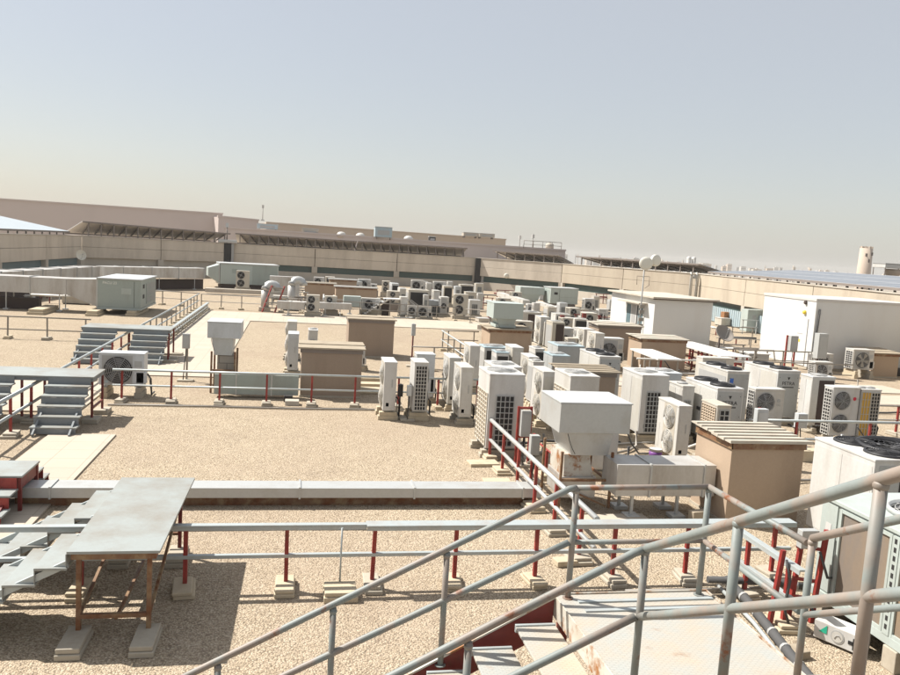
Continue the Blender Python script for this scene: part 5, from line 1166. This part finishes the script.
for dy in (1.0, 1.93): post(XL, YN-dy, LZ+slu*dy, LZ+RZ+slu*dy, 'pipe' if dy < 1.5 else 'pipe_rust', r)
for dy in (1.0, 1.95): post(XR, YN-dy, LZ+slu*dy, LZ+RZ+slu*dy+.03, 'pipe_rust', r*.95)

# ================================================================== SMALL THINGS
def switchbox(label, x, y, z, w=.22, h=.4, d=.15, post='red', pt=.05, mat='grey_enamel', two=False, extra=0):
    t = thing('switch_box', label, 'switch box', (x, y, 0))
    m1 = MB(); m1.box(0, 0, z, w, d, z+h, .008); m1.build('casing', mat, t)
    m1 = MB(); m1.box(w*.1, -.012, z+h*.1, w*.9, -.001, z+h*.9); m1.build('door', mat, t)
    for xx in ((-.03, w+.03) if two else (w*.6,)):
        m1 = MB(); m1.bar((xx, d+.04, 0), (xx, d+.04, z+h+extra), pt); m1.build('post', post, t)
    if two:
        m1 = MB(); m1.bar((-.03, d+.04, z-.03), (w+.03, d+.04, z-.03), .04); m1.bar((-.03, d+.04, z+h+extra-.03), (w+.03, d+.04, z+h+extra-.03), .04); m1.build('cross_bar', post, t)
    m1 = MB(); m1.tube([(w*.5, d*.5, z-.002), (w*.5, d*.5-.05, z-.2), (w*.4, d*.2, z-.35), (w*.3, -.1, .08)], .014, 6); m1.build('cable', 'dark', t)
    m1 = MB(); m1.box(-.12, -.02, 0, w+.12, d+.12, .05, .008); m1.build('foot_block', 'block', t)
switchbox('grey switch box in a red frame beside the big boxy condenser', 4.42, 14.7, .62, .2, .52, .1, 'red', .045, two=True, extra=.06)
switchbox('grey switch box on a red post left of the exhaust hood', 4.3, 13.6, .55, .17, .36, .14)
switchbox('grey switch box on a red post in the middle gravel', 4.0, 27.3, 1.1, .14, .42, .14)
switchbox('grey switch box on a post beside the left path', -3.1, 23.2, .95, .2, .42, .14, 'rail_brown')
switchbox('pale switch box on a red post between the right chillers', 9.62, 14.9, .62, .26, .62, .14, 'red', .05, 'white_cool')
switchbox('grey switch box low beside the brown open fronted condenser', 12.15, 17.1, .35, .26, .36, .16, 'rail_brown', .04, 'white_cool')
switchbox('tall grey cabinet on a post beside the large fan condenser', 20.35, 27.9, .75, .42, 1.0, .3, 'dark_brown', .08)
switchbox('grey box on red lattice by the large container door', 20.7, 30.2, .75, .35, .65, .2, 'red', .06, two=True)
switchbox('dark switch box between the slim pair on boards', 2.52, 18.9, .55, .12, .3, .1, 'dark', .03, 'black')
switchbox('pale isolator box between the slim pair on boards', 2.70, 18.62, .62, .11, .26, .1, 'rail_brown', .03, 'white_cool')
t = thing('isolator_panel', 'red framed ladder stand with cables beside the green package unit', 'cable stand', (5.6, 8.0, 0))
for x, y, z in ((.0, .0, .95), (.42, .25, 1.1), (.62, .1, 1.15)): m1 = MB(); m1.bar((x, y, 0), (x+.08, y, z), .05); m1.build('post', 'red', t)
m1 = MB(); m1.bar((.42, .25, .5), (.68, .12, .5), .035); m1.bar((.42, .25, .9), (.68, .12, .9), .035); m1.bar((.40, .25, .28), (.66, .12, .28), .035); m1.build('rungs', 'red', t)
m1 = MB(); m1.box(.38, .1, .92, .60, .2, 1.14, .006); m1.build('box', 'galv', t)
for pts in ([(.1, -.05, .85), (.16, -.07, .6), (.1, -.1, .3), (.18, -.1, .1)], [(.6, .05, .9), (.7, 0, .6), (.95, .1, .55), (1.15, .2, .6), (1.2, .3, .55)], [(.5, .1, .3), (.6, -.1, .12), (.8, .1, .05)]):
    m1 = MB(); m1.tube(pts, .016, 8); m1.build('cable', 'rubber', t)
# pipes on the gravel
def pipe(label, pts, r_, mat='rubber', name='ground_pipe', group='pipes lying on the gravel', straps=0):
    t = thing(name, label, 'pipe', pts[0], 0, group); O = Vector(pts[0])
    m1 = MB(); P_ = [Vector(p)-O for p in pts]; m1.tube(P_, r_, 10); m1.build('pipe_run', mat, t)
    for k in range(straps):
        f = (k+.5)/straps*(len(P_)-1); i = int(f); c = P_[i].lerp(P_[i+1], f-i); d = (P_[i+1]-P_[i]).normalized()
        m1 = MB(); m1.lathe(c, d, [(r_*1.12, -.02), (r_*1.12, .02)], 10); m1.build('strap', 'guard_grey', t)
    return t
pipe('black insulated pipe on the gravel right of the landing', [(5.62, 9.0, .16), (5.55, 8.4, .15), (5.4, 7.6, .13), (5.28, 7.0, .12), (5.15, 6.2, .12), (5.1, 5.4, .12)], .055, 'rubber', straps=9)
pipe('thin grey pipe beside the black insulated pipe', [(5.5, 9.0, .08), (5.4, 8.0, .07), (5.2, 7.0, .07), (4.9, 5.4, .07)], .025, 'rail_galv')
pipe('dark pipe crossing behind the landing toward the package unit', [(5.3, 8.92, .2), (5.9, 8.85, .2), (6.3, 8.8, .18), (6.6, 8.7, .16)], .045, 'rubber', straps=3)
pipe('thin dark pipe low across the near gravel', [(4.2, 8.95, .06), (5.2, 8.93, .06), (6.4, 8.88, .1)], .02, 'rail_brown')
pipe('thin conduit along the foot of the rear rail', [(-4.3, 19.75, .03), (-2, 19.78, .03), (0, 19.72, .03), (2, 19.8, .03), (3.6, 19.7, .03)], .022, 'rail_brown')
pipe('white conduit lying along the big duct shadow', [(-3.3, 11.35, .05), (0, 11.38, .05), (3.9, 11.3, .05)], .02, 'rubber')
for k, (x0, y0, x1, y1) in enumerate(((4.6, 15.2, 5.3, 15.9), (5.0, 14.4, 6.8, 14.9), (4.6, 16.2, 6.1, 16.8), (5.2, 17.9, 6.0, 18.6), (6.8, 15.6, 7.6, 16.3), (8.6, 14.3, 9.2, 15.2), (9.3, 13.6, 12.0, 13.8), (11.2, 15.4, 12.8, 16.3), (6.0, 13.6, 7.4, 13.9), (14.0, 20.5, 19.0, 21.0), (10.5, 20.6, 12.4, 21.5), (15, 24.6, 20, 25.0), (16.5, 27.2, 20.6, 27.4), (9.5, 26.5, 12.5, 27.0), (2.4, 44.0, 7.0, 46))):
    q = random.Random(k); mx, my = (x0+x1)/2+q.uniform(-.3, .3), (y0+y1)/2+q.uniform(-.2, .2)
    lab = ['by the red framed switch box', 'before the slim unit left of the hood', 'behind the big boxy condenser', 'among slim twin fan units', 'beside the tallest boxy condenser', 'behind the near shed', 'before the grey pipe rail', 'beside the emblem twin fan unit', 'behind the wide duct', 'on the gravel behind the right condensers', 'between the back chillers', 'in front of the red rack', 'left of the tall grey cabinet', 'near the orange brown shed', 'beside the far white stairs'][k]
    m1 = MB(); m1.tube([(x0, y0, .35), (x0+.02, y0, .12), ((x0+mx)/2, (y0+my)/2+.05, .05), (mx, my, .06), ((x1+mx)/2, (y1+my)/2-.06, .05), (x1, y1, .07), (x1, y1+.02, .4)], .03, 8)
    tag(m1.build('refrigerant_line', q.choice(['rubber', 'rail_brown', 'galv'])), 'insulated pipe run '+lab, 'pipe', 'refrigerant pipes between the units')
rl = random.Random(31)
for k in range(44):
    x0, y0 = rl.uniform(4.3, 14.0), rl.uniform(14.2, 24.5)
    if k % 4 == 0: x0, y0 = rl.uniform(9, 16), rl.uniform(24, 33)
    a = rl.choice([0, math.pi/2])+rl.uniform(-.25, .25); L = rl.uniform(.6, 2.2); z0_ = rl.uniform(.25, .6); dx, dy = math.cos(a), math.sin(a)
    pts = [(x0, y0, z0_)]+[(x0+dx*L*f-dy*rl.uniform(-.1, .1), y0+dy*L*f+dx*rl.uniform(-.1, .1), max(.03, z0_*(1-2.4*f)+rl.uniform(.0, .05))) for f in (.12, .3, .5, .75, 1)]
    m1 = MB(); m1.tube(pts, rl.choice([.014, .02, .03]), 7)
    tag(m1.build('refrigerant_line', rl.choice(['rubber', 'rubber', 'galv', 'rail_brown', 'white'])), 'loose taped line trailing on the gravel between the packed condensers', 'pipe', 'loose lines trailing between the packed condensers')
# loose blocks and boards
def block(label, x, y, w, d, h, rz=0, mat='block_pale', name='loose_block', cat='block', z=0):
    m1 = MB(); m1.box(-w/2, -d/2, 0, w/2, d/2, h, .01); return tag(m1.build(name, mat, None, (x, y, z), R(rz)), label, cat)
block('brown hollow timber block beside the black insulated pipe', 5.42, 7.35, .42, .2, .09, 8, 'wood')
block('flat paving block left of the rail end near the big condenser', 3.75, 14.9, .6, .35, .06, 4)
block('rounded kerb block below the running rail', 3.7, 13.6, .5, .25, .09, -3)
block('pale block behind the front rail near the hood', 3.75, 9.95, .3, .2, .08, 6)
block('timber board standing by the galvanised duct end', 6.55, 11.5, .3, .14, .22, 12, 'wood')
block('white paving slab under the hood frame', 5.2, 11.6, 1.1, .5, .05, 3, 'path', 'paving_slab', 'slab')
block('pale low plinth left of the mid gravel units', 1.95, 22.3, 1.1, .5, .12, 0)
block('second pale low plinth left of the mid gravel units', 2.05, 23.2, 1.1, .4, .12, 0)
block('third pale low plinth beside the standing brown shed', 2.2, 24.2, 1.2, .4, .12, 0)
block('dark small box at the foot of the rear rail', -.1, 20.75, .22, .2, .16, 0, 'dark', 'junction_box', 'box')
block('pale base block beside the dark junction box', .0, 20.35, .35, .3, .12, 0, 'base_wall')
rr = random.Random(5)
for k in range(16):
    x, y = rr.uniform(15.5, 21), rr.uniform(30.5, 35.5)
    if x > 17.4 and y > 36.4: continue
    block('pale rubble block lying between the cabin and the large container', x, y, rr.uniform(.3, .9), rr.uniform(.2, .4), rr.uniform(.08, .2), rr.uniform(-20, 20), 'block_pale' if k % 2 else 'path')['group'] = 'rubble blocks between cabin and container'
for k in range(14):
    x, y = rr.uniform(9.5, 15), rr.uniform(31.8, 42)
    if 12.4 < x < 14.7 and y < 33.2: continue
    block('pale low block scattered left of the white cabin', x, y, rr.uniform(.5, 1.6), rr.uniform(.2, .5), rr.uniform(.1, .3), rr.uniform(-10, 10), 'block_pale' if k % 2 else 'base_wall')['group'] = 'blocks scattered left of the cabin'
# white carton unit by the package unit
t = thing('white_carton', 'white box with green triangle and grey emblem on the gravel', 'box', (5.98, 7.72, .0), R(-62))
m1 = MB(); m1.box(0, 0, .03, .52, .26, .24, .008); m1.build('box_body', 'white', t)
m1 = MB(); m1.prism([(.06, -.003, .12), (.15, -.003, .12), (.15, -.003, .22)], (0, -.003, 0)); m1.build('green_mark', 'tealc', t)
m1 = MB(); m1.lathe((.27, -.001, .135), (0, -1, 0), [(.075, 0), (.075, .004)], 22); o = m1.build('emblem', 'guard_grey', t)
m1 = MB(); m1.lathe((.27, -.006, .135), (0, -1, 0), [(.062, 0), (.062, .002)], 22); m1.build('emblem_disc', 'white', o)
m1 = MB(); m1.tube([(.24, -.011, .11), (.26, -.011, .15), (.29, -.011, .16), (.31, -.011, .13)], .004, 4); m1.build('emblem_line', 'guard_grey', o)
m1 = MB(); m1.box(.44, -.006, .06, .51, -.001, .19); m1.box(.39, -.006, .11, .45, -.001, .15); m1.build('black_fitting', 'black', t)
# purple printed tub behind the duct
p = Vector((6.45, 13.3, .62))
block('low concrete ledge carrying the purple printed tub', 6.6, 13.35, .6, .4, .58, 0, 'block')
t = thing('plastic_tub', 'small white tub with purple print behind the wide duct', 'tub', (6.6, 13.3, .58))
m1 = MB(); m1.lathe((0, 0, 0), (0, 0, 1), [(.1, 0), (.12, .2), (.125, .2)], 16); m1.build('tub_body', 'white', t)
m1 = MB(); m1.lathe((0, 0, .05), (0, 0, 1), [(.112, 0), (.12, .1)], 16); m1.build('print_band', 'purple', t)
# red pipe rack with pale deck
t = thing('pipe_rack', 'red framed rack with pale walkway deck in front of the cabin', 'rack', (0, 0, 0))
m1 = MB(); m1.hexa([(15.25, 26.3, .88), (16.5, 26.3, .88), (16.5, 30.8, .88), (15.25, 30.8, .88)], [(15.25, 26.3, .92), (16.5, 26.3, .92), (16.5, 30.8, .92), (15.25, 30.8, .92)]); m1.build('deck_plate', 'stair_white', t)
m1 = MB(); m1.hexa([(13.2, 29.2, .7), (15.8, 29.2, .7), (15.8, 30.0, .7), (13.2, 30.0, .7)], [(13.2, 29.2, .74), (15.8, 29.2, .74), (15.8, 30.0, .74), (13.2, 30.0, .74)]) if False else None
for k in range(7):
    f = k/6; xx = 15.35; yy = 26.4+4.3*f
    for dx in (0, 1.0): m1 = MB() ; m1.bar((xx+dx, yy-.05*dx, 0), (xx+dx, yy-.05*dx, .875), .06); m1.build('leg', 'red', t)
m1 = MB(); 
for z in (.25, .55): m1.bar((15.35, 26.4, z), (15.35, 30.7, z), .05); m1.bar((16.35, 26.4, z), (16.35, 30.7, z), .05); m1.bar((15.35, 26.4, z+.1), (16.35, 26.4, z+.1), .05)
m1.build('side_rail', 'red', t)
t = thing('cable_tray', 'pale lidded cable tray on posts left of the orange brown shed', 'cable tray', (0, 0, 0))
a, b_ = at(630, 348.5, .9), at(658, 359, .9)
m1 = MB(); m1.hexa([(a.x, a.y, .86), (b_.x, b_.y, .86), (b_.x+.9, b_.y, .86), (a.x+.9, a.y, .86)], [(a.x, a.y, .91), (b_.x, b_.y, .91), (b_.x+.9, b_.y, .91), (a.x+.9, a.y, .91)]); m1.build('lid', 'stair_white', t)
for f in (.05, .5, .95):
    c = a.lerp(b_, f)
    for dx in (.08, .8): m1 = MB(); m1.bar((c.x+dx, c.y, 0), (c.x+dx, c.y, .855), .05); m1.build('leg', 'rail_brown', t)
# red hydrant like posts
for k, (px, py, z, lab) in enumerate(((609, 346, 1.0, 'right of the large fan condenser'), (561, 334, 1.25, 'in the far middle row of units'), (489, 334, 1.35, 'between the left rail and the centre shed'), (583, 330, 1.2, 'farther right in the far middle row'))):
    p = at(px, py, .0); p = at(px, py, 0) if False else at(px, py, z*.3)
    t = thing('red_valve_post', 'thin post with red head '+lab, 'post', (p.x, p.y, 0), 0, 'red headed posts among the units')
    m1 = MB(); m1.bar((0, 0, 0), (0, 0, z), .06); m1.build('post', 'red' if k != 2 else 'rail_brown', t)
    m1 = MB(); m1.box(-.1, -.08, z-.2, .1, .08, z+.05, .01); m1.build('head', 'red_dark', t)
    m1 = MB(); m1.box(-.2, -.15, 0, .2, .15, .08); m1.build('foot_block', 'block', t)
# tangled red frames far middle
for k, (px, py, lab) in enumerate(((497, 297, 'left of the pale sloping duct'), (547, 296, 'under the pale green elbow'), (596, 300, 'before the pale boxes by the cabin'), (575, 325, 'among the far middle condensers'))):
    p = at(px, py, .3); t = thing('pipe_stand', 'rusty red pipe stand '+lab, 'pipe stand', (p.x, p.y, 0), 0, 'rusty pipe stands in the distance')
    for dx in (0, .7, 1.4): m1 = MB(); m1.bar((dx, 0, 0), (dx, 0, .9), .06); m1.build('leg', 'red_dark', t)
    m1 = MB(); m1.bar((-.1, 0, .9), (1.5, 0, .9), .06); m1.bar((-.1, .05, .45), (1.5, .05, .45), .06); m1.tube([(-.3, -.05, .62), (1.8, -.05, .6)], .07, 8); m1.build('cross_bar', 'red_dark', t)
# dark box right behind the large chiller
t = thing('plant_box', 'dark blue black covered unit at the right edge behind the pipe rail', 'plant box', (13.9, 15.0, .0))
m1 = MB(); m1.box(0, 0, .1, 1.8, .7, .5, .05); m1.build('cover', 'black', t); m1 = MB(); m1.box(.05, .05, 0, 1.7, .6, .098); m1.build('base', 'block', t)
# long boards by right container
block('dark cover lying at the foot of the large container', 25.3, 29.2, 1.6, .5, .3, 0, 'dark', 'dark_cover', 'cover')
# timber table under corrugated shed? small stool like block stack under emblem unit
block('stack of pale blocks under the emblem twin fan unit', 11.3, 15.5, .5, .4, .25, 3, 'block_pale', 'block_stack', 'block')


# thin rod with its own block before the near gravel
t = thing('marker_rod', 'thin pale rod standing on a block at the near front rail', 'rod', (.65, 9.28, 0))
m1 = MB(); m1.tube([(0, 0, .1), (0, 0, .79)], .011, 8); m1.build('rod', 'rail_galv', t)
m1 = MB(); m1.box(-.2, -.35, 0, .2, .05, .07, .01); m1.box(-.19, -.33, .071, .19, .03, .12, .01); m1.build('foot_block', 'block_pale', t)
# distant clutter: pipe runs, low boxes and stands in the far plant rows
rr = random.Random(21)
where = [('far duct maze', 262, 420, 289, 312, 46), ('far centre rows', 470, 612, 288, 334, 56), ('gravel under the left ducts', 0, 92, 296, 304, 10), ('right middle rows', 690, 800, 322, 366, 18)]
kinds = ['galv', 'white', 'rail_brown', 'rubber', 'base_wall', 'block_pale', 'cream', 'red_dark']
for (nm, xa, xb, ya, yb_, cnt) in where:
    for k in range(cnt):
        px, py = rr.uniform(xa, xb), rr.uniform(ya, yb_); p = at(px, py, 0)
        if 20 < p.x < 27 and 29 < p.y < 35 or p.y > 74 or (16.9 < p.x < 21.5 and 36 < p.y < 43): continue
        if 7 < p.x < 10 and 30.5 < p.y < 33: continue
        c = rr.random()
        if c < .42:
            L = rr.uniform(1.2, 4.5); a = rr.choice([0, 0, math.pi/2]) + rr.uniform(-.06, .06); z = rr.uniform(.1, .7); dx, dy = math.cos(a), math.sin(a)
            t = thing('pipe_run', 'straight pipe run on low supports in the '+nm, 'pipe', (p.x, p.y, 0), 0, 'pipe runs in the '+nm); rd = rr.uniform(.03, .08)
            m1 = MB(); m1.tube([(0, 0, z*.4), (0, 0, z), (dx*L, dy*L, z), (dx*L, dy*L, z*.3)], rd, 7); m1.build('pipe', rr.choice(['galv', 'white', 'rubber', 'rail_brown', 'cream']), t)
            for f in (.25, .75): m1 = MB(); m1.bar((dx*L*f, dy*L*f, 0), (dx*L*f, dy*L*f, z-rd), .05); m1.build('support', rr.choice(['red_dark', 'rail_brown']), t)
        elif c < .72:
            w_, d_, h_ = rr.uniform(.4, 1.5), rr.uniform(.3, .9), rr.uniform(.15, .55)
            t = thing('junction_box', 'low metal junction box with lid in the '+nm, 'box', (p.x, p.y, 0), rr.uniform(-.05, .05), 'junction boxes in the '+nm); mt = rr.choice(['galv', 'cream', 'white_cool', 'base_wall', 'grey_enamel'])
            m1 = MB(); m1.box(0, 0, .05, w_, d_, h_, .01); m1.build('casing', mt, t); m1 = MB(); m1.box(-.03, -.03, h_+.001, w_+.03, d_+.03, h_+.04); m1.build('lid', 'white', t)
            m1 = MB(); m1.box(.05, .05, 0, w_-.05, d_-.05, .048); m1.build('base', 'dark', t)
        else:
            t = thing('service_frame', 'small rusty service frame with rails in the '+nm, 'frame', (p.x, p.y, 0), 0, 'service frames in the '+nm); w_ = rr.uniform(.6, 1.4); h_ = rr.uniform(.5, 1.0); mt = rr.choice(['red_dark', 'rail_brown', 'rail_brown', 'galv'])
            for x in (0, w_): m1 = MB(); m1.bar((x, 0, 0), (x, 0, h_), .05); m1.build('leg', mt, t)
            m1 = MB(); m1.bar((-.1, 0, h_), (w_+.1, 0, h_), .05); m1.build('cross_bar', mt, t)
            m1 = MB(); m1.bar((-.1, 0, h_*.5), (w_+.1, 0, h_*.5), .05); m1.build('mid_bar', mt, t)
# ================================================================== DUSTY AIR
m, nt, b = newmat('dusty_air'); nt.nodes.remove(b); pv = nt.nodes.new('ShaderNodeVolumePrincipled')
pv.inputs['Color'].default_value = (.93, .90, .85, 1); pv.inputs['Density'].default_value = .00035; pv.inputs['Anisotropy'].default_value = 0.1
nt.links.new(pv.outputs[0], nt.nodes['Material Output'].inputs['Volume']); M['air'] = m
mb = MB(); mb.box(-1700, -60, -20.5, 2100, 1750, 16); tag(mb.build('haze', 'air'), 'thin dusty haze over the roofs', None, kind='stuff')
